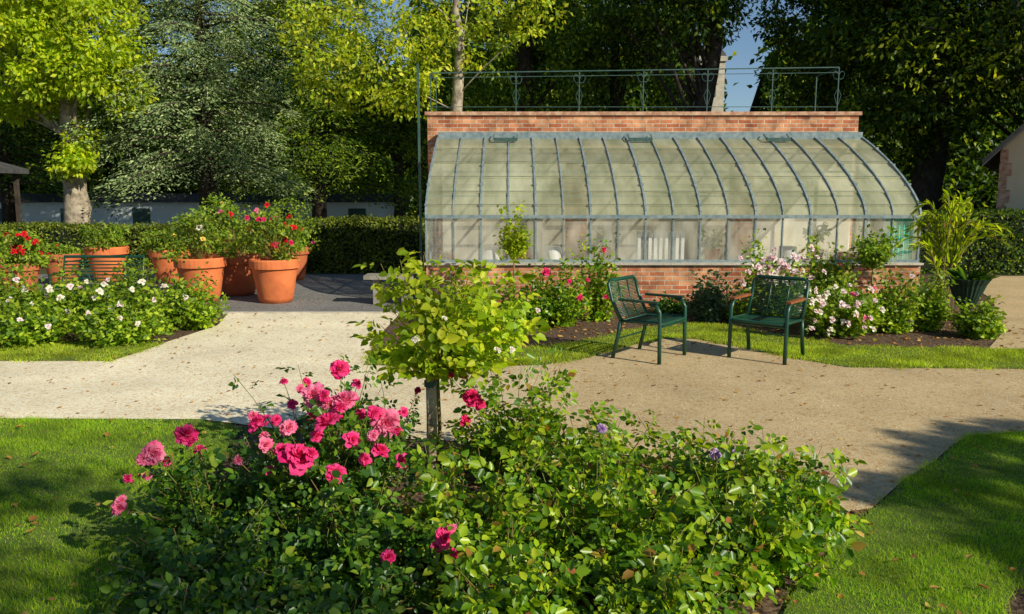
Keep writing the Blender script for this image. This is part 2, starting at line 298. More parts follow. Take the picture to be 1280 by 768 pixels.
def rose_bush(name, label, cat, loc, spread, height, ncanes, nodes, lmat, lscale=1.0, flowers=(), group=None, compound=True, crown0=0.0, stem=False, t0=.12, sy=1.0, shoots=0, k=5, sr=(1.02, 1.32), shift=0.0, extra=()):
    """flowers: (world pos, size, mesh)"""
    root = thing(name, label, cat, loc, 0, group); loc = Vector(loc)
    mb = MB(); PP = []; DD = []; NN = []
    tips = []
    for i in range(ncanes):
        a = random.random()*6.283; r = math.sqrt(random.random())
        h = height*(1-.38*r*r)*random.uniform(.45, 1.08)
        tips.append((Vector((shift+math.cos(a)*r*spread, math.sin(a)*r*spread*sy, crown0+h)), 1))
    for i in range(shoots):
        a = random.random()*6.283; r = math.sqrt(random.random())*.9
        tips.append((Vector((shift+math.cos(a)*r*spread, math.sin(a)*r*spread*sy, crown0+height*random.uniform(*sr))), 1))
    for e in extra: tips.append((Vector(e)-loc, 1))
    for f in flowers: tips.append((Vector(f[0])-loc-Vector((0, 0, f[1]*.1)), 0))
    for tip, leafy in tips:
        b0 = Vector((random.gauss(0, .06)*min(1, spread*2), random.gauss(0, .06)*min(1, spread*2), crown0))
        if stem: b0 = Vector((0, 0, crown0))
        m = Vector((tip.x*.6+random.gauss(0, .05), tip.y*.6+random.gauss(0, .05), crown0+(tip.z-crown0)*.55))
        pts = [bez(b0, m, tip, q/6) for q in range(7)]
        if compound or random.random() < .5: mb.tube([p+loc for p in pts], [max(.0018, .006*(1-q/7)) for q in range(7)], 4)
        nn = nodes if leafy else max(3, nodes//2)
        for q in range(nn):
            t = t0+(.99-t0)*(q+random.random())/nn
            if not leafy: t = min(t, .88)
            p = bez(b0, m, tip, t); PP.append(p+loc)
            az = random.random()*6.283; o = Vector((p.x, p.y, 0)); o = o.normalized() if o.length > .01 else Vector((0, 0, 0))
            d = Vector((math.cos(az), math.sin(az), random.uniform(-.25, .6)))+o*.4; DD.append(d.normalized())
            NN.append((Vector((.35, -.4, .65))+o*.35+Vector([random.gauss(0, .4) for _ in range(3)])).normalized())
    if stem: mb.tube([loc+Vector((0, 0, 0)), loc+Vector((.01, .01, crown0*.5)), loc+Vector((0, 0, crown0+.05))], [.014, .012, .011], 7)
    mb.build('canes', M['cane'], root, True)
    P = np.array(PP); D = unit(np.array(DD)); N = np.array(NN); N = unit(N-(N*D).sum(1, keepdims=True)*D); S = np.cross(D, N)
    if compound:
        LP = []; LD = []; LN = []; LL = []
        sz = rng.uniform(.65, 1.2, len(P))*lscale
        for al, sd, ln in ((.085, 0, .056), (.07, 1, .046), (.07, -1, .046), (.035, 1, .036), (.035, -1, .036)):
            LP.append(P+D*(al*sz)[:, None]+S*(sd*.004))
            LD.append(D*(1 if sd == 0 else .45)+S*(sd*.9)-UP*.12+rng.normal(size=P.shape)*.12); LN.append(N+rng.normal(size=P.shape)*.28); LL.append(ln*sz)
        P = np.concatenate(LP); D = np.concatenate(LD); N = np.concatenate(LN); L = np.concatenate(LL)
        leaves('foliage', lmat, root, P, D, N, L, L*.64, True)
    else:
        P = np.repeat(P, k, 0)+rng.normal(size=(len(P)*k, 3))*.045*lscale; D = np.repeat(D, k, 0)+rng.normal(size=P.shape)*.6; N = np.repeat(N, k, 0)+rng.normal(size=P.shape)*.4
        P[:, 2] = np.maximum(P[:, 2], .02)
        L = rng.uniform(.04, .075, len(P))*lscale; leaves('foliage', lmat, root, P, D, N, L, L*.62)
    for f in flowers: flower(root, f[0], f[1], f[2])
    return root
# ------------------------------------------------------------------ ground
def sheet(name, pts, z, mat, label, cat):
    mb = MB(); mb.add([(p[0], p[1], z) for p in pts], [tuple(range(len(pts)))]); o = mb.build(name, mat)
    return tag(o, label, cat, None, 'structure')
def G(*ps): return [gr(*p) for p in ps]
tag(MB().add([(-150, -40, 0), (150, -40, 0), (150, 200, 0), (-150, 200, 0)], [(0, 1, 2, 3)]).build('ground', M['shade_ground']), 'dark earth and thin grass under the trees', 'ground', None, 'structure')
soil = [(-9, 0.5), (9, 0.5), (9, 17), (-1.5, 17), (-1.5, 11.5), (-9, 12.5)]
sheet('garden_soil', soil, .004, M['soil'], 'brown mulched soil of the rose beds', 'soil')
low_edge = G((-160, 525), (0, 525), (250, 526), (300, 532), (400, 545), (700, 560), (1000, 600), (1060, 642), (1090, 638), (1125, 606), (1170, 577), (1188, 560), (1210, 547), (1280, 541), (1500, 540))
up_edge = G((1500, 464), (1280, 462), (1060, 460), (1000, 450), (930, 436), (870, 424), (830, 424), (790, 432), (740, 447), (680, 457), (560, 460), (455, 457), (470, 425), (500, 393), (285, 393), (272, 408), (205, 430), (140, 452), (0, 452), (-300, 452))
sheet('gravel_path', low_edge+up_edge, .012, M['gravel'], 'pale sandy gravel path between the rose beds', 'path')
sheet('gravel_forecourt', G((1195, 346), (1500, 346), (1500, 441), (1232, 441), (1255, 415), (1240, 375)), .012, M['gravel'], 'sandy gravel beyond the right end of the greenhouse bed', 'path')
sheet('gravel_yard', [(-14, 16.8), (-14, 11.5)]+[tuple(gr(250, 385).xy), tuple(gr(285, 392.4).xy), tuple(gr(500, 392.4).xy), (-1.45, 11.6), (-1.7, 16.8)], .008, M['yard'], 'dark grey gravel yard around the pots', 'gravel')
k0 = gr(280, 393); k1 = gr(500, 393)
tag(MB().box(k0.x, k1.x, k0.y-.05, k0.y+.04, .0, .035).build('kerb_strip', M['stone']), 'thin pale stone edging between path and yard', 'kerb', None, 'structure')
def inpoly(P, poly):
    x, y = P[:, 0], P[:, 1]; ins = np.zeros(len(P), bool); n = len(poly)
    for i in range(n):
        x1, y1 = poly[i][0], poly[i][1]; x2, y2 = poly[(i+1) % n][0], poly[(i+1) % n][1]
        if y1 == y2: continue
        c = ((y1 > y) != (y2 > y)) & (x < (x2-x1)*(y-y1)/(y2-y1)+x1); ins ^= c
    return ins
def scatter(poly, n):
    a = np.array([(p[0], p[1]) for p in poly]); lo, hi = a.min(0), a.max(0)
    out = rng.random((n, 2))*(hi-lo)+lo; return out[inpoly(out, poly)]
def grass(label, poly, z, n, h, w, mat, edge=.016):
    P2 = scatter(poly, n); m = len(P2)
    wob = np.column_stack([np.sin(P2[:, 1]*9)+np.sin(P2[:, 1]*23+1), np.sin(P2[:, 0]*8)+np.sin(P2[:, 0]*21+2)])*edge*.8
    P2 = P2+rng.normal(size=P2.shape)*edge+wob; P = np.column_stack([P2, np.full(m, z-.004)])
    a = rng.random(m)*6.283; s = np.column_stack([np.cos(a), np.sin(a), np.zeros(m)])
    hh = rng.uniform(.5, 1.15, m)*h*(1+.35*np.sin(P2[:, 0]*3.1+np.sin(P2[:, 1]*4.3)*2))
    lean = rng.normal(size=(m, 3))*.7; lean[:, 2] = 1; tip = P+unit(lean)*hh[:, None]
    V = np.stack([P-s*w/2, P+s*w/2, tip], 1).reshape(-1, 3); F = (np.arange(m)*3)[:, None]+np.array([[0, 1, 2]])
    o = fast('grass', V, F, mat); tag(o, label, 'grass', None, 'stuff'); return o
left_lawn = G((-160, 526.5), (0, 526.5), (250, 527.5), (305, 538), (255, 600), (200, 680), (150, 790), (-160, 790))
right_lawn = G((1500, 541.5), (1280, 542.5), (1212, 548), (1190, 561), (1172, 578.5), (1127, 607), (1092, 639.5), (1050, 680), (995, 740), (970, 790), (1235, 790), (1290, 712), (1500, 660))
vergeL = G((455, 458), (560, 461), (680, 458), (740, 448), (790, 433), (830, 425), (850, 425), (860, 407), (800, 412), (740, 425), (690, 434), (600, 442), (470, 436))
vergeR = G((850, 425), (870, 425), (930, 437), (1000, 451), (1060, 461), (1280, 463), (1500, 465), (1500, 441), (1240, 438), (1120, 436), (1060, 434), (980, 422), (900, 408), (860, 407))
vergeF = G((-300, 453), (0, 453), (140, 453), (206, 431), (190, 431), (90, 430), (0, 424), (-300, 418))
for nm, pl, lb in (('lawn', left_lawn, 'short mown lawn in the near left corner'), ('lawn', right_lawn, 'mown lawn streaked with shade in the near right corner'),
                   ('grass_verge', vergeL, 'curved strip of turf left of and behind the chairs'), ('grass_verge', vergeR, 'strip of turf edging the bed right of the chairs'), ('grass_verge', vergeF, 'strip of turf below the left rose bed')):
    sheet(nm, pl, .018, M['turf'], lb, 'lawn')
grass('green grass blades on the near left lawn', left_lawn, .018, 150000, .028, .0035, M['blade'], .022)
grass('green grass blades on the near right lawn', right_lawn, .018, 220000, .028, .0035, M['blade'], .022)
grass('yellow green grass behind and left of the chairs', vergeL, .018, 60000, .035, .008, M['blade_dry'], .04)
grass('yellow green grass along the bed right of the chairs', vergeR, .018, 110000, .035, .008, M['blade_dry'], .04)
grass('grass blades below the left rose bed', vergeF, .018, 60000, .035, .008, M['blade_dry'], .04)
path_poly = [(p.x, p.y) for p in low_edge+up_edge]
def litter(name, label, cat, poly, n, z, mat, s0, s1):
    P2 = scatter(poly, n); m = len(P2); P = np.column_stack([P2, np.full(m, z)])
    D = rng.normal(size=(m, 3))*np.array([1, 1, .12]); L = rng.uniform(s0, s1, m)
    o = leaves(name, mat, None, P, D, UP+rng.normal(size=(m, 3))*.25, L, L*.6, True); tag(o, label, cat, None, 'stuff')
litter('fallen_leaves', 'small dry leaves strewn over the gravel path', 'leaves', path_poly, 1400, .018, M['dead'], .015, .05)
litter('fallen_leaves', 'orange fallen leaves on the near left lawn', 'leaves', left_lawn, 110, .045, M['dead'], .03, .06)
litter('fallen_leaves', 'brown fallen leaves on the near right lawn', 'leaves', right_lawn, 100, .045, M['dead'], .03, .06)
litter('fallen_leaves', 'dry leaf litter on the soil of the near rose bed', 'leaves', [(-2, 2.6), (2.2, 2.6), (1.9, 5), (-1.6, 5.3)], 1800, .012, M['dead'], .015, .04)
litter('fallen_leaves', 'dry leaves in the bed before the greenhouse', 'leaves', [(-1.4, 8.7), (6.5, 8.7), (6.5, 11.9), (-1.4, 11.9)], 1800, .012, M['dead'], .03, .06)
P2 = scatter([(p[0], p[1]) for p in path_poly], 40000); P2 = P2[P2[:, 1] < 9]; m = len(P2)
r_ = rng.uniform(.002, .007, m); O = np.array([(1, 0, 0), (0, 1, 0), (-1, 0, 0), (0, -1, 0), (0, 0, .8)])
V = np.column_stack([P2, np.full(m, .0125)])[:, None]+O[None]*r_[:, None, None]*rng.uniform(.6, 1.4, (m, 1, 3))
F = (np.arange(m)*5)[:, None, None]+np.array([[0, 1, 4], [1, 2, 4], [2, 3, 4], [3, 0, 4]])[None]
tag(fast('pebbles', V.reshape(-1, 3), F.reshape(-1, 3), M['pebble']), 'loose pebbles lying on the gravel path', 'pebbles', None, 'stuff')
# ------------------------------------------------------------------ greenhouse
XL, XR, YF, YB, ZS, ZE, ZT = -1.29, 6.12, 12.06, 14.4, .67, 1.36, 2.66
gh = thing('greenhouse', 'lean-to greenhouse with curved iron ribbed glass roof on low brick walls', 'greenhouse', (2.4, 13, 0))
MB().box(XL, XR, 11.95, 12.2, 0, ZS-.03).build('front_wall', M['brick'], gh)
MB().box(XL-.02, XR+.02, 11.9, 12.22, ZS-.03, ZS).build('sill', M['stone'], gh)
MB().box(XL, XL+.25, 12.203, YB, 0, ZS).build('side_wall', M['brick'], gh)
MB().box(XR-.25, XR, 12.203, YB, 0, ZS).build('side_wall', M['brick'], gh)
bw = MB().box(-1.49, 6.10, YB, YB+.4, 0, 3.06).build('back_wall', M['brick'], gh)
MB().box(-1.53, 6.14, YB-.04, YB+.44, 3.06, 3.12).build('coping', M['coping'], bw)
MB().box(XL+.05, 6.05, YB-.03, YB-.003, 0, 2.55).build('plaster_face', M['plaster'], bw)
MB().box(XL+.26, XR-.26, 12.5, 13.1, .56, .60).build('staging', M['stone'], gh)
for px in (720, 925):
    x = xat(px, 13.6); MB().box(x-.17, x+.17, 13.5, 13.8, 0, 2.2).build('pier', M['brick'], gh)
MB().box(XL, XR, YB-.16, YB-.04, ZT-.02, ZT+.10).build('ridge_beam', M['iron'], gh)
MB().box(XL-.01, XR+.01, YF-.04, YF+.03, ZS, ZS+.04).box(XL-.01, XR+.01, YF-.05, YF+.03, ZE-.03, ZE+.02).build('eave_rail', M['iron'], gh)
def prof(s):
    a = s*math.pi/2; ye = 1-math.cos(a); ze = math.sin(a); zl = ye
    return YF+ye*(YB-.1-YF), ZE+(ZT-ZE)*(.38*ze+.62*zl)
SS = [i/14 for i in range(15)]
def ribx(i): return XL+(XR-XL)*i/18
for i in range(19):
    x = ribx(i); mb = MB(); heavy = i % 2 == 0
    pts = [(x, prof(s)[0], prof(s)[1]+.012) for s in SS]; w = .030 if heavy else .020
    for a, b in zip(pts, pts[1:]): mb.bar(a, b, w, .045)
    if heavy:
        for s in (.15, .4, .62, .82): y, z = prof(s); mb.box(x-.024, x+.024, y-.03, y+.03, z+.02, z+.05)
    mb.build('rib', M['iron'], gh)
    MB().bar((x, YF, ZS+.04), (x, YF, ZE-.03), .026 if heavy else .018, .04).build('mullion', M['iron'], gh)
for s in (.33, .6, .82):
    y, z = prof(s); MB().bar((XL, y, z-.05), (XR, y, z-.05), .02, .03).build('purlin', M['iron'], gh)
for s in (1/6, 2/6, 3/6, 4/6, 5/6):
    y, z = prof(s); MB().bar((XL, y, z+.018), (XR, y, z+.018), .010, .012).build('glazing_strip', M['lead'], gh)
for i in range(18):
    x0, x1 = ribx(i)+.014, ribx(i+1)-.014; rows = 6; bay = MB()
    for r in range(rows):
        s0 = max(0, r/rows-(.012 if r else 0)); s1 = (r+1)/rows
        ss = [s0+(s1-s0)*k/3 for k in range(4)]; vs = []; tl = random.uniform(-.004, .004)
        for k, s in enumerate(ss):
            y, z = prof(s); dz = .012*(1-k/3)
            vs += [(x0, y-dz*.5, z+dz+tl), (x1, y-dz*.5, z+dz-tl)]
        bay.add(vs, [(2*k, 2*k+1, 2*k+3, 2*k+2) for k in range(3)])
    bay.build('roof_glass', M['roofglass'], gh)
    MB().add([(x0, YF+random.uniform(-.006, .006), ZS+.04), (x1, YF+random.uniform(-.006, .006), ZS+.04), (x1, YF, ZE-.03), (x0, YF, ZE-.03)], [(0, 1, 2, 3)]).build('front_pane', M['frontglass'], gh)
for x in (XL+.006, XR-.006):
    vs = [(x, prof(s)[0], prof(s)[1]) for s in SS]+[(x, YB-.1, ZS), (x, YF, ZS)]
    MB().add(vs, [tuple(range(len(vs)))]).build('end_glass', M['frontglass'], gh)
    for y in (12.6, 13.2, 13.8):
        zz = next(prof(k/200)[1] for k in range(201) if prof(k/200)[0] >= y); MB().bar((x, y, ZS), (x, y, zz), .03, .03).build('mullion', M['iron'], gh)
    MB().bar((x, YF, ZE), (x, YB-.1, ZE), .03, .03).build('transom', M['iron'], gh)
for px in (632, 797, 965):
    x = xat(px, 14.1); MB().box(x-.20, x+.20, 13.98, 14.02, 2.585, 2.645).bar((x-.2, 14.0, 2.62), (x-.2, 14.2, 2.72), .015, .015).bar((x+.2, 14.0, 2.62), (x+.2, 14.2, 2.72), .015, .015).build('roof_vent', M['rail'], gh)
# railing
rl = thing('railing', 'slender dark green iron railing with scrolls on top of the greenhouse brick wall', 'railing', (2.2, 14.6, 3.12))
xs = [xat(p, 14.55) for p in (541, 645, 722, 800, 878, 957, 1037)]
def zr(x): return 3.80+.10*(x-xs[0])/(xs[-1]-xs[0])
MB().bar((xs[0], 14.55, 3.80), (xs[-1], 14.55, 3.90), .018, .018).build('top_rail', M['rail'], rl)
MB().bar((xs[0], 14.55, 3.72), (xs[-1], 14.55, 3.81), .010, .010).bar((xs[0], 14.55, 3.22), (xs[-1], 14.55, 3.22), .010, .010).build('lower_rail', M['rail'], rl)
for i, x in enumerate(xs):
    zt = zr(x)
    p = MB().bar((x, 14.55, 3.12), (x, 14.55, zt), .018, .018).build('post', M['rail'], rl)
    if i:
        mb = MB()
        for s in (-1, 1):
            c = [(x+s*(.012+.085*(1-math.cos(t))*math.exp(-t*.22)), 14.55, zt-.12+.075*math.sin(t)*math.exp(-t*.1)-.008*t) for t in [k*.5 for k in range(12)]]
            mb.tube(c, .0065, 4)
            mb.tube([(x, 14.55, 3.55), (x+s*.06, 14.55, 3.42), (x+s*.015, 14.55, 3.26)], .005, 4)
        mb.build('scroll', M['rail'], p)
MB().bar((xs[-1], 14.55, 3.89), (xs[-1], 15.6, 3.89), .016, .016).bar((xs[0], 14.55, 3.79), (xs[0], 15.6, 3.79), .016, .016).build('return_rail', M['rail'], rl)
for x in (xs[0], xs[-1]): MB().bar((x, 15.6, 0), (x, 15.6, 3.88), .02, .02).build('rear_post', M['rail'], rl)
ld = thing('ladder', 'tall dark iron ladder against the left end of the greenhouse', 'ladder', (-1.6, 14.1, 0))
for y in (13.85, 14.25): MB().bar((-1.58-(y-13.85)*.1, y, 0), (-1.58-(y-13.85)*.1, y, 3.85), .035, .035).build('side_rail', M['rail'], ld)
for k in range(13): MB().bar((-1.58, 13.85, .3+k*.28), (-1.62, 14.25, .3+k*.28), .02, .02).build('rung', M['rail'], ld)
# inside
rad = thing('radiator', 'white cast iron radiator behind the greenhouse glass', 'radiator', (xat(825, 12.45), 12.45, .0))
x0, x1 = xat(798, 12.45), xat(852, 12.45)
for k in range(9):
    x = x0+(x1-x0)*k/8; MB().box(x-.024, x+.024, 12.35, 12.48, .5, 1.12).build('column', M['white'], rad)
MB().box(x0, x1, 12.40, 12.44, .98, 1.03).box(x0, x0+.04, 12.39, 12.44, 0, .5).box(x1-.04, x1, 12.39, 12.44, 0, .5).build('frame', M['iron'], rad)
mb = MB(); xc = 5.62
for k in range(12):
    a = xc+.44*k/12; b = xc+.44*(k+1)/12; mb.add([(a, 12.11+.04*(k % 2), .69), (b, 12.11+.04*((k+1) % 2), .69), (b, 12.11+.04*((k+1) % 2), 1.33), (a, 12.11+.04*(k % 2), 1.33)], [(0, 1, 2, 3)])
tag(mb.build('cloth', M['greencloth']), 'turquoise green cloth hanging inside the right end of the greenhouse', 'cloth')
for px, lb, hh in ((655, 'dim potted plant inside the left part of the greenhouse', .3), (1020, 'dim potted plant inside the right part of the greenhouse', .3), (890, 'small potted plant inside beside the radiator', .2), (760, 'small potted plant inside near the middle of the greenhouse', .2)):
    x = xat(px, 12.8); t = thing('indoor_plant', lb, 'plant', (x, 12.8, .6))
    MB().lathe([(.09, .602), (.13, .82), (.14, .82), (.12, .82), (.0, .80)], 16, (x, 12.8, 0)).build('pot', M['terracotta_dark'], t, True)
    P, D, N = clumps([(x, 12.8, .8+hh)], .18, 160); leaves('foliage', M['midleaf'], t, P, D, N, .09, .04)
for px, lb in ((612, 'pale upturned plastic tub inside the left panes'), (690, 'pale plastic tub inside left of the middle panes'), (985, 'pale tub inside the right hand panes')):
    x = xat(px, 12.7); MBt = MB().lathe([(.16, .602), (.13, .86), (.135, .87), (0, .87)], 20, (x, 12.7, 0)); tag(MBt.build('tub', M['white'], None, False), lb, 'tub')
# ------------------------------------------------------------------ chairs
def chair(label, arm_mat, loc, f):
    rt = thing('garden_chair', label, 'chair', (0, 0, 0)); gm = M['green_paint']
    w, zb = .30, .43
    for s in (-1, 1):
        MB().tube([(s*w, -.25, 0), (s*w, -.245, .3), (s*w, -.24, .56), (s*w, -.20, .63), (s*w, -.12, .65)], .022, 8).build('leg', gm, rt, True)
        MB().tube([(s*w, .31, 0), (s*w, .25, .25), (s*w, .22, .43)], .022, 8).build('leg', gm, rt, True)
        MB().box(s*w-.027, s*w+.027, -.22, .24, .655, .680).build('armrest', arm_mat, rt)
    se = MB().tube([(-w, .22, zb), (-w, -.22, zb+.015), (-w+.04, -.26, zb), (w-.04, -.26, zb), (w, -.22, zb+.015), (w, .22, zb), (-w, .22, zb)], .018, 6)
    for k in range(25): x = -w+.02+(2*w-.04)*k/24; se.tube([(x, .22, zb), (x, -.05, zb-.012), (x, -.21, zb+.012), (x, -.26, zb-.01)], .0065, 4)
    for y in (-.14, 0, .12): se.tube([(-w, y, zb-.008), (w, y, zb-.008)], .006, 4)
    se.build('seat', gm, rt, True)
    def bp(x, t): return (x, .22+.16*t+.03*math.sin(t*3), zb+.01+.43*t)
    bk = MB().tube([bp(-w, 0), bp(-w, .5), bp(-w, .9), bp(-w+.05, 1), bp(w-.05, 1), bp(w, .9), bp(w, .5), bp(w, 0)], .020, 6)
    for k in range(24): t = .07+.88*k/23; bk.tube([bp(-w, t), bp(w, t)], .0062, 4)
    for x in (-.1, .1): bk.tube([bp(x, .02), bp(x, .5), bp(x, 1)], .009, 4)
    bk.build('backrest', gm, rt, True)
    MB().tube([(-w, .27, .22), (w, .27, .22)], .01, 6).tube([(-w, -.245, .40), (w, -.245, .40)], .012, 6).build('stretcher', gm, rt)
    rt.location = loc; rt.rotation_euler = (0, 0, math.atan2(f[1], f[0])+math.pi/2); rt.scale = (.97, .95, .92); return rt
c1 = sum((gr(*p) for p in ((770, 450), (815, 460), (857, 445), (813, 437))), Vector())/4; c1.z = .013
c2 = sum((gr(*p) for p in ((910, 446), (975, 460), (940, 438), (1002, 450))), Vector())/4; c2.z = .013
chair('green metal garden chair on the left, turned to face right', M['green_paint'], c1, (.8, -.6))
chair('green metal garden chair with brown armrests on the right, turned to face left', M['arm'], c2, (-.62, -.78))
# green bench by the pots
by = 11.2; bx0, bx1 = xat(64, by), xat(166, by); bt = thing('garden_bench', 'green metal bench among pots behind the left rose bed', 'bench', ((bx0+bx1)/2, by, 0)); gm = M['green_paint']
for x in (bx0+.05, bx1-.05):
    MB().tube([(x, by-.2, 0), (x, by-.2, .40), (x, by+.2, .40)], .018, 6).build('leg', gm, bt); MB().tube([(x, by+.25, 0), (x, by+.2, .40)], .018, 6).build('leg', gm, bt)
    MB().tube([(x, by-.2, .40), (x, by-.2, .58), (x, by+.22, .60)], .016, 6).build('armrest', gm, bt)
mb = MB()
for k in range(9): mb.box(bx0, bx1, by-.22+k*.05, by-.19+k*.05, .40, .415)
mb.build('seat', gm, bt); mb = MB().tube([(bx0, by+.2, .40), (bx0, by+.3, .80), (bx1, by+.3, .80), (bx1, by+.2, .40)], .022, 6)
for k in range(7): t = (k+.6)/8; mb.bar((bx0, by+.2+.1*t, .42+.38*t), (bx1, by+.2+.1*t, .42+.38*t), .010, .020)
mb.build('backrest', gm, bt)
sb = thing('stone_bench', 'grey stone slab bench beside the gravel yard, half hidden by the young rose tree', 'bench', (-1.95, 12.3, 0))
MB().box(-2.26, -1.5, 12.1, 12.5, .40, .46).build('seat', M['stone_dim'], sb)
for x in (-2.08, -1.65): MB().box(x-.05, x+.05, 12.17, 12.43, 0, .40).build('support', M['stone_dim'], sb)
# ------------------------------------------------------------------ pots
def pot_shape(k): return [(.0, .02), (.24*k, .0), (.27*k, .08*k), (.345*k, .53*k)], [(.345*k, .535*k), (.385*k, .54*k), (.39*k, .66*k), (.375*k, .68*k), (.335*k, .68*k), (.325*k, .60*k), (0, .60*k)]
def potted(label, px, Y, k, mat, h, sp, nfl, fcs, group='terracotta pots planted with roses in the yard'):
    h *= 1.3; sp *= 1.12
    x = xat(px, Y); t = thing('potted_rose', label, 'potted plant', (x, Y, .008), 0, group); a, b = pot_shape(k)
    p = MB().lathe(a, 32, (x, Y, .008)).build('pot', mat, t, True); MB().lathe(b, 32, (x, Y, .008)).build('rim', mat, p, False)
    z0 = .6*k; mb = MB(); C = []
    for i in range(34):
        an = random.random()*6.283; r = math.sqrt(random.random())*sp; q = Vector((x+r*math.cos(an), Y+r*math.sin(an), z0+h*random.uniform(.15, 1.1)*(1-.25*(r/sp)**2)))
        mb.tube([(x, Y, z0), ((x+q.x)/2, (Y+q.y)/2, (z0+q.z)/2+.05), q], .005, 4); C.append(q)
    mb.build('stems', M['cane'], t); P, D, N = clumps([tuple(c) for c in C], sp*.30, 50); L = rng.uniform(.04, .08, len(P)); leaves('foliage', M['geranium'], t, P, D, N, L, L*.6)
    for i in range(nfl):
        q = random.choice(C); flower(t, q+Vector((random.uniform(-.1, .1), -random.uniform(.05, .2), random.uniform(0, .12))), random.uniform(.08, .14), FS[random.choice(fcs)])
T, TD = M['terracotta'], M['terracotta_dark']
potted('large terracotta pot with red roses, nearest and rightmost at the yard edge', 342, 12.5, 1.0, T, .58, .42, 18, ['red', 'crimson'])
potted('wide terracotta pot close behind the left rose bed with yellow and white blooms', 249, 12.6, 1.02, T, .6, .45, 6, ['yellowp', 'whitep'])
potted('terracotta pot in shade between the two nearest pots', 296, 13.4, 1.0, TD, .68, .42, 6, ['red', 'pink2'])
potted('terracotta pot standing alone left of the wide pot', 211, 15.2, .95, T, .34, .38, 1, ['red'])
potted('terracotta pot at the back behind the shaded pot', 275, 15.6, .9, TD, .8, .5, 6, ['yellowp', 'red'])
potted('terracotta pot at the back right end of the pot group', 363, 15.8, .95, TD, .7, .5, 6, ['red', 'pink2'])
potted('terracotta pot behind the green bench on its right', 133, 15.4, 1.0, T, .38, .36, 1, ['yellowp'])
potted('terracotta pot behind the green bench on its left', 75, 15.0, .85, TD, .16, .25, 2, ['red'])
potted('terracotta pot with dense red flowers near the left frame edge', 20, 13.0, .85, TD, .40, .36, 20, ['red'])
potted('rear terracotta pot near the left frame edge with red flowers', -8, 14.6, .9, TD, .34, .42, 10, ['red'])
# urn
ux = xat(1214, 10.6); un = thing('urn', 'dark green fluted metal urn with spiky leaves at the right end of the greenhouse bed', 'urn', (ux, 10.6, 0))
MB().lathe([(.0, 0), (.15, 0), (.14, .04), (.06, .08), (.055, .16), (.11, .22)], 24, (ux, 10.6, 0)).build('foot', M['urn'], un, True)
MB().lathe([(.11, .22), (.17, .36), (.22, .50), (.27, .58), (.23, .58), (.17, .48), (0, .46)], 48, (ux, 10.6, 0), .03).build('bowl', M['urn'], un)
n = 46; an = rng.random(n)*6.283; P = np.column_stack([ux+.04*np.cos(an), 10.6+.04*np.sin(an), np.full(n, .48)]); D = np.column_stack([np.cos(an), np.sin(an), rng.uniform(.5, 1.6, n)])
leaves('spiky_leaves', M['rose_leaf'], un, P, D, UP+rv(n)*.3, rng.uniform(.22, .38, n), .024, True)
# ------------------------------------------------------------------ foreground roses
def fl(px, py, Y, size, kind, i=0): return (at(px, py, Y), size, FM[kind][i % 3])
RG = 'rose bushes in the near bed'
A = [(425, 462, 3.9, .12), (355, 477, 4.0, .05), (392, 495, 3.75, .13), (432, 500, 3.7, .13), (365, 505, 3.85, .06), (410, 528, 3.6, .14), (482, 528, 3.75, .15), (360, 535, 3.6, .09), (325, 530, 3.65, .12),
     (332, 556, 3.55, .08), (372, 572, 3.45, .16), (440, 550, 3.6, .09), (420, 592, 3.5, .10), (336, 588, 3.5, .06), (502, 577, 3.7, .08), (475, 564, 3.65, .10), (456, 574, 3.6, .07), (412, 506, 3.7, .09), (388, 522, 3.75, .07), (450, 518, 3.8, .06), (352, 562, 3.5, .07),
     (375, 486, 3.8, .05), (396, 545, 3.6, .07), (388, 568, 3.42, .08), (468, 516, 3.72, .08), (497, 538, 3.75, .06), (316, 520, 3.7, .06), (345, 525, 3.66, .06),
     (405, 495, 3.68, .07), (330, 545, 3.6, .06), (425, 510, 3.64, .08), (466, 545, 3.62, .06), (298, 575, 3.5, .05), (384, 478, 3.9, .06), (446, 480, 3.85, .06), (504, 515, 3.8, .06)]
B = [(232, 543, 3.7, .13), (192, 567, 3.6, .12), (160, 598, 3.5, .05), (150, 635, 3.35, .08), (250, 562, 3.7, .06), (184, 595, 3.6, .05), (207, 577, 3.7, .06), (180, 573, 3.58, .08), (152, 625, 3.36, .05), (240, 552, 3.68, .07)]
kinds = ['pink', 'pink2', 'pink', 'pink2', 'pink']
rb = rose_bush
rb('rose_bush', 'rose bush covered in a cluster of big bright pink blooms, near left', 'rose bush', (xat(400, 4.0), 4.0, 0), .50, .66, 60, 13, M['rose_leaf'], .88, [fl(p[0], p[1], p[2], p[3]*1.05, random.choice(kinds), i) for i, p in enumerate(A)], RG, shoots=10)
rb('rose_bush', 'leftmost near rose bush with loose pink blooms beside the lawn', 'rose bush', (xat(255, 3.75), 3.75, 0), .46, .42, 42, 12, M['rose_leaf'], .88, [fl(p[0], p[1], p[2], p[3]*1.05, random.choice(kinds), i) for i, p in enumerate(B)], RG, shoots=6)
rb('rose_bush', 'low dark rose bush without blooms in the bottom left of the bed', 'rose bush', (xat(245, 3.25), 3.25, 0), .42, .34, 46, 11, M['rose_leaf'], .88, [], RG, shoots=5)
rb('rose_bush', 'shaded rose bush with one low pink bloom below the pink cluster', 'rose bush', (xat(420, 3.3), 3.3, 0), .48, .40, 50, 12, M['rose_leaf'], .9, [fl(485, 697, 3.0, .075, 'pink')], RG, shoots=6)
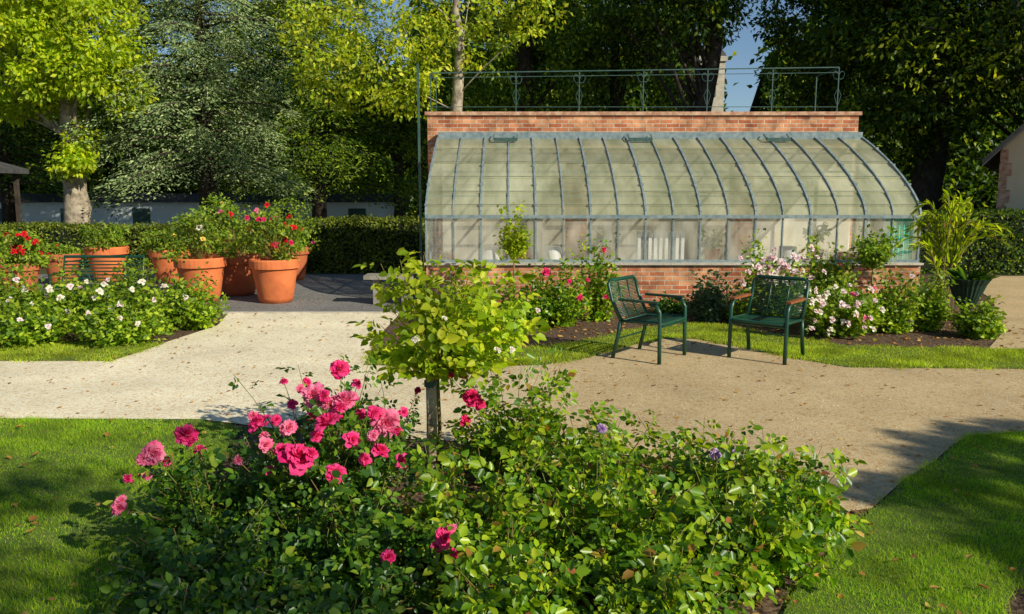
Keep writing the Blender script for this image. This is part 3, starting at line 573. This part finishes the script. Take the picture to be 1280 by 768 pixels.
rb('rose_bush', 'green rose bush right behind the stake with deep pink blooms at its top', 'rose bush', (xat(640, 4.6), 4.6, 0), .42, .50, 36, 11, M['rose_leaf2'], 1.0, [fl(590, 497, 4.4, .12, 'crimson'), fl(582, 526, 4.4, .09, 'crimson', 1), fl(600, 505, 4.38, .08, 'crimson', 2), fl(563, 470, 4.5, .05, 'crimson')], RG, shoots=16, sr=(1.1, 1.6))
rb('rose_bush', 'small back rose bush with a few pink buds left of the stake', 'rose bush', (xat(470, 4.9), 4.9, 0), .34, .34, 30, 10, M['rose_leaf'], .9, [fl(475, 473, 4.8, .05, 'crimson'), fl(522, 488, 4.8, .05, 'crimson')], RG, shoots=4)
rb('rose_bush', 'rose bush with three low pink blooms near the bottom centre', 'rose bush', (xat(590, 3.5), 3.5, 0), .45, .37, 40, 11, M['rose_leaf2'], .98, [fl(556, 672, 3.0, .10, 'pink', 0), fl(568, 695, 2.98, .07, 'pink', 1), fl(546, 683, 3.0, .06, 'pink'), fl(564, 661, 3.02, .05, 'pink2')], RG, shoots=14, sr=(1.1, 1.6))
rb('rose_bush', 'leafy rose bush with one violet bloom right of the centre', 'rose bush', (xat(745, 4.3), 4.3, 0), .50, .31, 38, 11, M['rose_leaf2'], 1.0, [fl(752, 536, 4.1, .06, 'lilac')], RG, shoots=20, sr=(1.1, 1.8))
rb('rose_bush', 'leafy rose bush topped by two lilac blooms at the right of the bed', 'rose bush', (xat(880, 4.1), 4.1, 0), .48, .26, 36, 11, M['rose_leaf2'], 1.0, [fl(895, 569, 3.8, .08, 'lilac'), fl(920, 568, 3.85, .06, 'lilac', 1)], RG, shoots=20, sr=(1.1, 1.8))
rb('rose_bush', 'rightmost near rose bush with reddish young shoots beside the lawn', 'rose bush', (xat(995, 3.9), 3.9, 0), .42, .26, 34, 11, M['rose_leaf2'], 1.0, [], RG, shoots=18, sr=(1.1, 1.8))
rb('rose_bush', 'bright green rose bush in the bottom right of the near bed', 'rose bush', (xat(945, 3.4), 3.4, 0), .44, .32, 40, 11, M['rose_leaf2'], 1.0, [], RG, shoots=17, sr=(1.1, 1.7))
rb('rose_bush', 'dense green rose bush at the bottom just right of centre', 'rose bush', (xat(750, 3.4), 3.4, 0), .48, .34, 42, 11, M['rose_leaf2'], 1.0, [], RG, shoots=20, sr=(1.1, 1.7))
rb('rose_bush', 'rose bush cut by the bottom frame edge right of centre', 'rose bush', (xat(850, 2.95), 2.95, 0), .38, .28, 38, 11, M['rose_leaf2'], .95, [], RG, shoots=10, sr=(1.1, 1.5))
rb('rose_bush', 'rose bush cut by the bottom frame edge at the centre', 'rose bush', (xat(630, 2.95), 2.95, 0), .38, .27, 38, 11, M['rose_leaf2'], .95, [], RG, shoots=10, sr=(1.1, 1.5))
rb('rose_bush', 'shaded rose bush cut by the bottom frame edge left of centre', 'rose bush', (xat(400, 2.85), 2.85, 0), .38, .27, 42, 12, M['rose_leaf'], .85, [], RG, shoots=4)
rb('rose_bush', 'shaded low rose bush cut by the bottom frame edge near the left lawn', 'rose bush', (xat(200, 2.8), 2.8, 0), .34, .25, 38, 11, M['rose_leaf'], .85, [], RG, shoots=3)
# standard rose + stake
sx = xat(536, 4.6)
rb('standard_rose', 'young rose tree with yellow green round crown and few white blooms tied to a stake', 'rose tree', (sx+.03, 4.68, 0), .43, .64, 28, 8, M['standard_leaf'], 1.35,
   [fl(520, 425, 4.15, .055, 'whitep', 2), fl(640, 437, 4.3, .045, 'whitep', 2), fl(556, 398, 4.15, .035, 'whitep', 1), fl(622, 438, 4.3, .05, 'whitep', 1)], None, True, .62, True, .15, shoots=9, shift=.10, sr=(1.0, 1.2),
   extra=[at(a, b, 4.6+random.uniform(-.3, .3)) for a, b in ((650, 400), (640, 425), (630, 380), (648, 412), (610, 440), (478, 430), (474, 405), (484, 380), (490, 445), (500, 325), (530, 315), (560, 340), (600, 350), (476, 330), (625, 440), (510, 450), (655, 385), (570, 455), (590, 330), (650, 395), (640, 448), (465, 425), (470, 345), (658, 418), (615, 360), (482, 458), (645, 365))])
mb = MB(); mb.tube([(sx, 4.58, 0), (sx+.004, 4.58, .4), (sx, 4.58, .74)], [.033, .032, .031], 9)
st = thing('wooden_stake', 'weathered round wooden stake supporting the young rose tree', 'stake', (sx, 4.58, 0)); mb.build('post', M['stake'], st, True)
MB().lathe([(.038, 0), (.038, .035)], 12, (sx, 4.58, .58)).build('tie', M['rail'], st)
# ------------------------------------------------------------------ beds: greenhouse and left
def top_h(py, Y, px=640): return at(px, py, Y).z
def bush(label, px, pyt, Y, wpx, mat, fls=(), name='rose_shrub', n=34, cat='rose bush', group=None, ls=1.1, fy=.3, k=5):
    h = top_h(pyt, Y)*.98; sp = wpx/2*Y/1000
    fw = [(at(a, b, Y-sp*.95+random.uniform(-.05, .05)), s*1.1, FS[kk]) for a, b, s, kk in fls]
    return rose_bush(name, label, cat, (xat(px, Y), Y, 0), sp, h, n, 10, mat, ls, fw, group, False, 0, False, .05, shoots=7, k=k, sr=(1., 1.3))
GG = 'shrubs in the bed before the greenhouse'
BL = M['bed_leaf']; RL = M['rose_leaf2']
bush('green shrub with three crimson blooms left of the left chair', 700, 332, 10.3, 90, RL, [(683, 340, .13, 'crimson'), (712, 352, .08, 'crimson'), (725, 372, .10, 'crimson')], group=GG, n=40)
bush('taller shrub with red blooms right behind the left chair', 748, 312, 10.7, 68, RL, [(755, 312, .09, 'crimson'), (757, 372, .11, 'crimson'), (735, 350, .07, 'crimson')], group=GG, n=34)
bush('low shrub with a blush bloom right of the young rose tree crown', 655, 360, 10.1, 78, RL, [(672, 388, .08, 'blush'), (650, 392, .06, 'blush')], group=GG, n=38)
bush('low shrub seen behind the young rose tree crown', 590, 360, 10.3, 95, RL, group=GG, n=38)
bush('low grey green shrub between the two chairs', 888, 350, 10.6, 56, M['blue_leaf'], group=GG, n=38)
bush('dark small shrub just left of the grey green one', 845, 380, 11.3, 60, M['rose_leaf'], group=GG, n=26)
def blooms(x0, x1, y0, y1, n, s0, s1, ks): return [(random.uniform(x0, x1), random.uniform(y0, y1), random.uniform(s0, s1), random.choice(ks)) for _ in range(n)]
pk = [(965, 322, .14), (948, 335, .13), (985, 335, .14), (970, 342, .13), (1000, 345, .12), (935, 340, .10), (955, 350, .10), (930, 355, .08), (990, 352, .11), (968, 312, .07), (978, 328, .12), (960, 334, .11), (1004, 338, .09), (940, 326, .09)]
bush('shrub massed with blush pink blooms behind the right chair', 965, 314, 10.4, 105, RL, [(a, b, s, random.choice(['blush', 'blush', 'whitep'])) for a, b, s in pk]+blooms(925, 1015, 318, 358, 36, .07, .12, ['blush', 'blush', 'whitep']), group=GG, n=44)
bush('tall green shrub with few blush blooms right of the massed pink one', 1035, 308, 11.0, 75, BL, [(1015, 310, .11, 'blush'), (1008, 325, .10, 'blush'), (1050, 330, .05, 'crimson'), (1002, 316, .08, 'whitep'), (1022, 322, .09, 'blush'), (1030, 340, .09, 'blush')], group=GG, n=44)
pk = [(1010, 362, .10), (1030, 372, .10), (1052, 380, .11), (1070, 392, .10), (1020, 390, .09), (1040, 400, .10), (1060, 405, .10), (1015, 375, .08), (1080, 410, .09), (1035, 418, .07), (1000, 372, .08), (1072, 378, .08), (1088, 398, .08)]
bush('spreading low shrub with many pale pink blooms right of the right chair', 1050, 352, 9.7, 125, BL, [(a, b, s, random.choice(['blush', 'blush', 'whitep'])) for a, b, s in pk]+blooms(1000, 1105, 356, 415, 34, .06, .10, ['blush', 'blush', 'whitep', 'blush', 'whitep', 'pink2']), group=GG, n=58)
bush('upright leafy green shrub left of the pair before the brick corner', 1126, 345, 9.7, 52, BL, group=GG, n=36)
bush('upright leafy green shrub right of the pair before the brick corner', 1168, 348, 9.9, 50, BL, [(1140, 345, .07, 'blush')], group=GG, n=34)
bush('low bright green shrub standing before the fluted urn', 1232, 385, 9.4, 56, BL, group=GG, n=34)
bush('low filler shrub between the pink roses and the upright pair', 1092, 372, 10.4, 60, RL, group=GG, n=34)
bush('low leafy shrub behind the legs of the right chair', 925, 385, 10.9, 70, RL, group=GG, n=30)
for lb, px, Y, zc, h, sp in (('thin stemmed young tree with small light green crown before the left panes', 642, 11.0, .85, .55, .26), ('slim standard rose with small round crown before the right panes', 1093, 10.6, .75, .42, .30)):
    rb('standard_rose', lb, 'rose tree', (xat(px, Y), Y, 0), sp, h, 30, 8, M['standard_leaf'] if px < 700 else BL, 1.1, [], None, False, zc, True, .1, k=4, shoots=5)
# arching plant
wx = xat(1184, 11.0); wp = thing('arching_plant', 'pale spiky plant with long arching leafy stems right of the greenhouse corner', 'plant', (wx, 11.0, 0)); mb = MB(); PP = []; DD = []; LLn = []
for i in range(24):
    a = -1.5+3.2*(i+random.random())/24; hgt = random.uniform(1.15, 1.75)-abs(a)*.12; b0 = Vector((wx+random.gauss(0, .06), 11.0, 0)); m_ = Vector((wx+a*.10, 11.0, hgt*1.3)); tip = Vector((wx+a*.48, 11.0+random.gauss(0, .3), hgt*random.uniform(.8, 1.0)))
    pts = [bez(b0, m_, tip, k/9) for k in range(10)]; mb.tube(pts, [.009]*9+[.003], 4)
    for k in range(34):
        t = .25+.75*k/34; p = bez(b0, m_, tip, t); PP.append(p); d = (bez(b0, m_, tip, min(1, t+.05))-bez(b0, m_, tip, t-.02)).normalized()*1.3+Vector([random.gauss(0, .5) for _ in range(3)]); DD.append(d); LLn.append(random.uniform(.10, .18)*(1.2-t*.4))
mb.build('stems', M['cane'], wp); LLn = np.array(LLn); leaves('foliage', M['standard_leaf'], wp, np.array(PP), np.array(DD), rv(len(PP))+np.array([.4, -.5, .5]), LLn, LLn*.12, True)
LG = 'rose shrubs in the left bed'
def sf(lst, ks): return [(a, b, random.uniform(.06, .10), random.choice(ks)) for a, b in lst]
KB = ['whitep', 'blush', 'blush']
bush('rose shrub at the left frame edge in the left bed', -5, 338, 9.8, 110, BL, sf([(12, 375), (30, 362), (20, 350)], KB), group=LG, n=56)
bush('second rose shrub from the left frame edge in the left bed', 60, 348, 9.6, 105, BL, sf([(40, 380), (75, 372), (62, 362), (85, 390)], KB), group=LG, n=56)
bush('rose shrub with the most pale blooms in the middle of the left bed', 122, 344, 9.8, 105, BL, sf([(100, 360), (130, 355), (118, 372), (140, 385), (150, 380), (88, 358), (125, 364), (135, 350), (108, 352)], KB), group=LG, n=60)
bush('rose shrub right of the middle in the left bed below the wide pot', 188, 340, 9.7, 105, BL, sf([(165, 362), (205, 358), (178, 352), (192, 375)], ['blush', 'whitep', 'yellowp']), group=LG, n=58)
bush('rightmost rose shrub of the left bed beside the path', 240, 354, 10.0, 76, BL, sf([(232, 372)], KB), group=LG, n=46)
bush('low front rose shrub on the left of the left bed', 35, 380, 8.95, 130, BL, sf([(25, 400), (60, 408)], KB), group=LG, n=54)
bush('low front rose shrub on the right of the left bed', 145, 380, 9.05, 130, BL, sf([(150, 398), (110, 392), (172, 405)], KB), group=LG, n=54)
# ------------------------------------------------------------------ hedges
def hedge(label, x0, x1, y0, y1, h, n, mat):
    t = thing('hedge', label, 'hedge', ((x0+x1)/2, (y0+y1)/2, 0)); MB().box(x0+.05, x1-.05, y0+.06, y1-.06, 0, h-.06).build('shade_core', M['core'], t)  # solid dark box in place of the shade inside the hedge
    nf = int(n*.6); P1 = np.column_stack([rng.uniform(x0, x1, nf), rng.normal(y0+.03, .035, nf), rng.uniform(0, h, nf)])
    nt = n-nf; P2 = np.column_stack([rng.uniform(x0, x1, nt), rng.uniform(y0, y1, nt), rng.normal(h-.02, .035, nt)])
    P3 = np.column_stack([np.full(800, x1)+rng.normal(0, .03, 800), rng.uniform(y0, y1, 800), rng.uniform(0, h, 800)])
    P = np.concatenate([P1, P2, P3]); N = np.concatenate([np.tile([0, -1, .4], (nf, 1)), np.tile([0, -.1, 1], (nt, 1)), np.tile([1, 0, .3], (800, 1))])+rng.normal(size=(len(P), 3))*.5
    P[:, 1] += .06*np.sin(P[:, 0]*2.3)*(P[:, 1] < y0+.2); P[:, 2] *= 1+.025*np.sin(P[:, 0]*1.7+1)+.015*np.sin(P[:, 0]*5)
    L = rng.uniform(.05, .09, len(P)); leaves('foliage', mat, t, P, rv(len(P)), N, L, L*.6)
hedge('long clipped hedge behind the pots on the left', -20, -4.6, 18.2, 19.2, .95, 30000, M['hedge'])
hedge('taller clipped hedge in shade between the pots and the greenhouse', -4.6, -1.9, 17.2, 18.6, 1.10, 9000, M['hedge'])
hedge('dark clipped hedge behind the right end of the greenhouse', 8.0, 16.5, 16.8, 17.8, 1.3, 12000, M['darkleaf'])
# ------------------------------------------------------------------ trees
def tree(name, label, cat, pts, radii, C, Rr, nper, L, W, lmat, bark, limbs=8, group=None, droop=.35, six=False, lr=.5):
    base = Vector(pts[0]); t = thing(name, label, cat, base, 0, group); mb = MB(); P = [Vector(p) for p in pts]
    fine = []; fr = []
    for i in range(len(P)-1):
        for k in range(4):
            u = k/4; fine.append(P[i].lerp(P[i+1], u)+Vector((random.gauss(0, .03), random.gauss(0, .03), 0))); fr.append((radii[i]*(1-u)+radii[i+1]*u)*random.uniform(.92, 1.08))
    fine.append(P[-1]); fr.append(radii[-1]); mb.tube(fine, fr, 12)
    C = np.asarray(C, float)
    for i in rng.choice(len(C), min(limbs, len(C)), replace=False):
        c = Vector(C[i]); q = [p for p in fine if p.z < c.z-.3] or [fine[len(fine)//2]]; s = random.choice(q[len(q)//2:]); r0 = radii[-1]*lr+.012
        m_ = (s+c)/2+Vector((random.gauss(0, .2), random.gauss(0, .2), random.uniform(0, .4))); mb.tube([bez(s, m_, c, k/6) for k in range(7)], [r0*(1-k/7)+.005 for k in range(7)], 5)
    mb.build('trunk', bark, t, True)
    PP, D, N = clumps(C, Rr, nper, droop=droop); LL = rng.uniform(.7, 1.25, len(PP))*L; leaves('crown', lmat, t, PP, D, N, LL, LL*W, six); return t
def B_(px, Y): return (xat(px, Y), Y, 0)
c = at(50, 10, 24)
C = np.concatenate([ell((c.x, 24, c.z+.3), (3.0, 2.6, 3.3), 200, .45), ell(at(95, 195, 23.4), (.5, .3, .8), 12), ell(at(148, 95, 23.6), (.6, .5, .9), 16), ell(at(20, 120, 23.8), (1.2, .6, .6), 14), ell(at(80, 60, 22.6), (1.4, .5, 1.3), 26)])
tree('chestnut_tree', 'sunlit yellow green tree with thick pale trunk on the far left', 'tree', [B_(97, 24), at(97, 260, 24), at(90, 180, 24), at(82, 80, 24), at(80, -40, 24)], [.44, .36, .27, .2, .1], C, rng.uniform(.3, .7, len(C)), 130, .16, .55, M['chestnut'], M['bark_pale'], 14)
# cedar
def cedar(label, px, Y, h, rmax, nb, z0, mat, per=200, s0=.12, s1=.24, tp=.6):
    b = Vector(B_(px, Y)); t = thing('cedar_tree', label, 'tree', b); mb = MB().tube([b, b+Vector((.05, 0, h*.5)), b+Vector((0, 0, h))], [.3, .18, .04], 9); PP = []; DD = []
    for i in range(nb):
        z = z0+(h-z0)*((i+random.random())/nb); a = i*2.4+random.uniform(-.4, .4); ln = rmax*(1-tp*(z-z0)/(h-z0))*random.uniform(.5, 1.2)
        dr = Vector((math.cos(a), math.sin(a), 0)); tip = b+dr*ln+Vector((0, 0, z-ln*.12)); s = b+Vector((0, 0, z)); m_ = b+dr*ln*.5+Vector((0, 0, z+.35))
        mb.tube([bez(s, m_, tip, k/6) for k in range(7)], [.05*(1-k/7)+.008 for k in range(7)], 5); side = Vector((-dr.y, dr.x, 0))
        for k in range(per):
            u = .1+.9*random.random()**.7; p = bez(s, m_, tip, u); w = random.gauss(0, .32)*ln*.38*(1.3-u*.6); q = p+side*w+Vector((0, 0, -abs(w)*.3-random.random()**2*.7+.12)); PP.append(q)
            DD.append(dr*.6+side*(w*1.5)+Vector((random.gauss(0, .5), random.gauss(0, .5), -.35)))
    mb.build('trunk', M['bark_dark'], t, True); PP = np.array(PP); L = rng.uniform(s0, s1, len(PP)); leaves('crown', mat, t, PP, np.array(DD), rv(len(PP))*.8+np.array([.5, -.7, .5]), L, L*.34)
cedar('big blue green cedar with drooping layered branches on the left', 262, 27, 14, 4.7, 130, 2.2, M['cedar'], 640, .07, .16, .38)
cedar('darker smaller cedar between the blue cedar and the greenhouse', 400, 30, 9.4, 4.0, 85, 2.0, M['midleaf'], 400, .10, .2, .4)
cedar('dark conifer far left behind the chestnut trunk', 15, 31, 9.0, 3.8, 60, 2.0, M['darkleaf'], 260)
# maple
mp = [(440, 15), (400, 45), (470, 75), (505, 25), (415, 95), (480, 118), (530, 60), (385, 5), (600, 35), (560, 5), (640, 15), (520, 95), (590, 75), (450, 95), (430, 130), (500, 135), (365, 25), (545, 30), (670, 5), (610, 5), (380, 75), (495, 60), (505, 45), (395, 25), (425, 70), (415, 10), (485, 95), (515, 115), (530, 20), (550, 60), (490, 10), (650, 30), (625, 50), (370, 50), (400, 110), (440, 110), (405, 70), (385, 95), (430, 30), (512, 80), (535, 100), (560, 40), (470, 130), (450, 70), (540, 80), (505, 110), (430, 50), (520, 125), (690, 20), (660, 40)]
C = [tuple(at(a, b, 21.5+random.uniform(-1, 1))) for a, b in mp]
C += [tuple(x) for x in ell((-2.5, 22, 9.0), (3, 2, 1.5), 25)]
tree('maple_tree', 'slender pale trunk with bright yellow leaves left above the greenhouse', 'tree', [B_(572, 21.5), at(572, 140, 21.5), at(575, 60, 21.5), at(566, -30, 21.5)], [.18, .15, .12, .06], C, rng.uniform(.35, .68, len(C)), 105, .14, .62, M['maple'], M['bark_pale'], 6, lr=.05)
DG = 'tall dark trees behind the greenhouse'
def dtree(label, px, Y, cx, cy, rx, rz, m, lean=0, r=.3, mat='darkleaf', L=.16, g=DG):
    c = at(cx, cy, Y); C = ell((c.x, Y, c.z), (rx, rx*.8, rz), m, .45)
    tree('canopy_tree', label, 'tree', [B_(px, Y), (xat(px, Y)+lean*.3, Y, 2.4), (xat(px, Y)+lean, Y, 6), (c.x, Y, c.z+1)], [r*1.25, r, r*.8, r*.4], C, rng.uniform(.4, .85, m), 160, L, .55, M[mat], M['bark_dark'], 12, g)
dtree('dark leafy tree behind the left half of the greenhouse railing', 655, 27, 650, 30, 3.4, 3.8, 130, mat='midleaf')
dtree('dark leafy tree behind the middle of the greenhouse railing', 765, 29, 770, 20, 3.8, 4.2, 140, r=.2)
dtree('dark tree with thick trunk leaning right beside the stone tower', 850, 24, 845, -30, 2.4, 2.2, 75, .8, .30)
dtree('dark tree right of the blue sky gap', 1025, 25, 1042, 20, 2.1, 5.0, 120, r=.25)
dtree('large dark tree rising behind the right end of the greenhouse', 1150, 22, 1145, 10, 3.0, 4.2, 150, .3, .38)
dtree('dark tree at the right frame edge above the cream house', 1330, 21, 1270, 0, 2.6, 2.9, 100, r=.35)
dtree('mid green tree filling the gap behind the railing left end', 500, 32, 520, 130, 3.2, 3.6, 100, r=.2, mat='midleaf')
LD = 'dark trees filling the left background'
dtree('dark tree seen between the chestnut and the blue cedar', 170, 34, 165, 90, 2.8, 3.8, 80, r=.22, mat='midleaf', g=LD)
dtree('dark tree behind the gap right of the blue cedar top', 350, 34, 355, 80, 2.8, 3.2, 70, r=.22, mat='midleaf', g=LD)
dtree('dark tree closing the far left behind the pavilion', 20, 35, 10, 90, 4.2, 4.6, 110, r=.22, g=LD)
C = [tuple(at(a, b, 19.5)) for a, b in ((1180, 20), (1215, 60), (1250, 30), (1145, 95), (1270, 100), (1160, 60), (1230, 5), (1200, 95), (1130, 30), (1275, 60), (1100, 60), (1240, 80), (1190, 50), (1265, 15), (1220, 110))]
tree('yellowing_tree', 'sparse tree with scattered yellow leaves at the top right', 'tree', [B_(1310, 19.5), at(1305, 100, 19.5), at(1260, -20, 19.5)], [.2, .15, .08], C, .6, 40, .15, .5, M['maple'], M['bark_dark'], 3, lr=.1)
# off-frame trees whose shade falls into the view
C = ell((18.2, 13.4, 13.6), (8, 5, 4.5), 85, .5)
tree('shade_tree', 'broad tree standing outside the right of the view', 'tree', [(18.2, 13.2, 0), (18.2, 13.2, 6), (18.2, 13.2, 13)], [.5, .4, .2], C, .85, 60, .35, .55, M['midleaf'], M['bark'], 16)
C = np.concatenate([ell((9.9, -1.6, 5.0), (1.5, 0.9, .7), 34, .6), ell((4.9, -2.2, 4.8), (.8, .5, .5), 8, .6), ell((3.8, -2.0, 5.0), (1.1, 1.2, .6), 32, .6)])
R1 = rng.uniform(.22, .36, len(C))
stk = []
for (xa, ya, xb, yb) in ((8.3, -.75, 9.9, -.35), (8.9, -.1, 10.4, .0), (9.2, .25, 10.6, .6)):
    for k in range(9): t = k/8; stk.append((xa+(xb-xa)*t+random.gauss(0, .03), ya+(yb-ya)*t+random.gauss(0, .03), 4.75+random.gauss(0, .05)))
C = np.concatenate([C, np.array(stk)]); R1 = np.concatenate([R1, np.full(len(stk), .11)])
tree('spreading_tree', 'open spreading tree standing behind the viewer on the right', 'tree', [(8.0, -3.6, 0), (8.0, -3.6, 2.5), (7.6, -3.0, 4.8)], [.22, .18, .08], C, R1, 85, .10, .5, M['midleaf'], M['bark'], 60, lr=.15)
# distant wood
def wtop(x): 
    px = 640+x/42*1000
    if px < 520: return 7.4+.8*math.sin(x*.7)
    if px < 890: return 11+1.0*math.sin(x*.9)
    if px < 945: return 5.0
    return 11+1.0*math.sin(x*.8)
n = 75000; X = rng.uniform(-42, 42, n); tz = np.array([wtop(x) for x in X]); Z = rng.random(n)**.85*tz; Yd = 41+rng.normal(0, 1.0, n)+Z*.1
L = rng.uniform(.25, .5, n); o = leaves('distant_wood', M['darkleaf'], None, np.column_stack([X, Yd, Z]), rv(n)-UP*.4, rv(n)+np.array([0, -.6, .5]), L, L*.55); tag(o, 'dense dark wood closing the view behind everything', 'wood', None, 'stuff')
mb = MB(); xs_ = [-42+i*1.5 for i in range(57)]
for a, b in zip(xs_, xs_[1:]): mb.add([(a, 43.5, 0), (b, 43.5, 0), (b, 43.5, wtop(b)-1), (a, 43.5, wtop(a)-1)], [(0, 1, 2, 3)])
tag(mb.build('wood_depth', M['core']), 'shadowed depth of the far wood', 'wood', None, 'stuff')  # dark sheet added behind the leaves as painted shade
# ------------------------------------------------------------------ buildings
tx = xat(880, 34); tw = thing('stone_tower', 'pale stone tower glimpsed between trees above the greenhouse railing', 'tower', (tx, 34, 0))
MB().box(tx-.5, tx+.5, 33.5, 34.6, 0, 7.0).build('wall', M['stone'], tw)
MB().box(tx-.57, tx+.57, 33.42, 34.68, 7.0, 7.2).build('cornice', M['stone'], tw)
MB().add([(tx-.55, 33.45, 7.2), (tx+.55, 33.45, 7.2), (tx+.55, 34.65, 7.2), (tx-.55, 34.65, 7.2), (tx, 34, 8.2)], [(0, 1, 4), (1, 2, 4), (2, 3, 4), (3, 0, 4)]).build('roof', M['roof'], tw)
MB().box(tx-.15, tx+.15, 33.46, 33.497, 5.6, 6.3).build('window', M['rail'], tw)
hx0 = xat(1243, 18.5); hs = thing('house', 'tan rendered house with brick quoins and steep dark roof at the right edge', 'house', (hx0, 18.5, 0))
hw, hr, he = 6.0, 4.6, 2.7
w_ = MB().add([(hx0, 18.5, 0), (hx0+hw, 18.5, 0), (hx0+hw, 18.5, he), (hx0+hw/2, 18.5, he+3.2), (hx0, 18.5, he), (hx0, 25, 0), (hx0+hw, 25, 0), (hx0+hw, 25, he), (hx0+hw/2, 25, he+3.2), (hx0, 25, he)],
              [(0, 1, 2, 3, 4), (9, 8, 7, 6, 5), (0, 4, 9, 5), (1, 6, 7, 2)]).build('wall', M['tanwall'], hs)
mb = MB()
for k in range(9): wdt = .22 if k % 2 else .14; mb.box(hx0-.02, hx0+wdt, 18.47, 18.497, k*.3, k*.3+.28)
mb.build('quoins', M['coping'], w_)
for s in (0, 1):
    e = Vector((hx0-.35, 0, he-.37)) if s == 0 else Vector((hx0+hw+.35, 0, he-.37)); rd = Vector((hx0+hw/2, 0, he+3.22)); t = .12
    vs = [(e.x, 18.1, e.z), (rd.x, 18.1, rd.z), (rd.x, 25.3, rd.z), (e.x, 25.3, e.z)]; vs += [(v[0], v[1], v[2]+t) for v in vs]
    MB().add(vs, [(0, 1, 2, 3), (4, 7, 6, 5), (0, 4, 5, 1), (1, 5, 6, 2), (2, 6, 7, 3), (3, 7, 4, 0)]).build('roof', M['roof'], hs)
hs.rotation_euler = (0, 0, -math.atan(hx0/18.5)-R(2))
pv = thing('pavilion', 'dark roofed open garden pavilion at the far left edge', 'pavilion', (-15.5, 20.4, 0)); px0, px1 = -17.5, -13.1; pm = (px0+px1)/2
MB().add([(px0, 19.4, 2.35), (px1, 19.4, 2.35), (px1, 22, 2.35), (px0, 22, 2.35), (pm, 20.7, 3.1), (px0, 19.4, 2.22), (px1, 19.4, 2.22), (px1, 22, 2.22), (px0, 22, 2.22)],
         [(0, 1, 4), (1, 2, 4), (2, 3, 4), (3, 0, 4), (0, 5, 6, 1), (1, 6, 7, 2), (2, 7, 8, 3), (3, 8, 5, 0), (5, 8, 7, 6)]).build('roof', M['roof'], pv)
for x in (px0+.2, px1-.25):
    for y in (19.6, 21.8): MB().box(x-.05, x+.05, y-.05, y+.05, 0, 2.22).build('post', M['bark_dark'], pv)
sh = thing('long_outbuilding', 'long low pale outbuilding seen under the trees on the left', 'building', (-14, 33, 0))
MB().box(-26, -4.5, 32.5, 34, 0, 1.35).build('wall', M['shedwall'], sh)
MB().add([(-26.2, 32.3, 1.35), (-4.3, 32.3, 1.35), (-4.3, 34.2, 1.35), (-26.2, 34.2, 1.35), (-26.2, 33.2, 1.7), (-4.3, 33.2, 1.7)], [(0, 1, 5, 4), (3, 4, 5, 2), (0, 4, 3), (1, 2, 5), (0, 3, 2, 1)]).build('roof', M['roof'], sh)
for k in range(7): x = -24+k*2.9; MB().box(x, x+.7, 32.46, 32.497, .5, 1.1).build('window', M['rail'], sh)
# ------------------------------------------------------------------ light, sky, camera
sd = Vector((.78, -.63, 0)).normalized(); EL = R(30)
sdir = Vector((sd.x*math.cos(EL), sd.y*math.cos(EL), math.sin(EL)))
li = bpy.data.lights.new('sun', 'SUN'); li.energy = 5; li.angle = R(.5); li.color = (1, .95, .79)
lo = bpy.data.objects.new('sun', li); col.objects.link(lo); lo.rotation_euler = (-sdir).to_track_quat('-Z', 'Y').to_euler()
w = bpy.data.worlds.new('World'); sc.world = w; w.use_nodes = True; nt = w.node_tree
sk = nt.nodes.new('ShaderNodeTexSky'); sk.sky_type = 'NISHITA'; sk.sun_disc = False; sk.sun_elevation = EL; sk.sun_rotation = math.atan2(sd.x, sd.y)
sk.dust_density = .05; sk.ozone_density = 4.0; sk.air_density = 1.0
nt.links.new(sk.outputs[0], nt.nodes['Background'].inputs[0]); nt.nodes['Background'].inputs[1].default_value = .09
cam = bpy.data.cameras.new('camera'); cam.lens = 36*1000/1280; cam.sensor_width = 36; cam.clip_end = 600; cam.clip_start = .05
co = bpy.data.objects.new('camera', cam); col.objects.link(co); co.location = (0, 0, CH); co.rotation_euler = (math.pi/2-TH, 0, 0); sc.camera = co
sc.view_settings.view_transform = 'Standard'; sc.view_settings.look = 'None'; sc.view_settings.exposure = 0
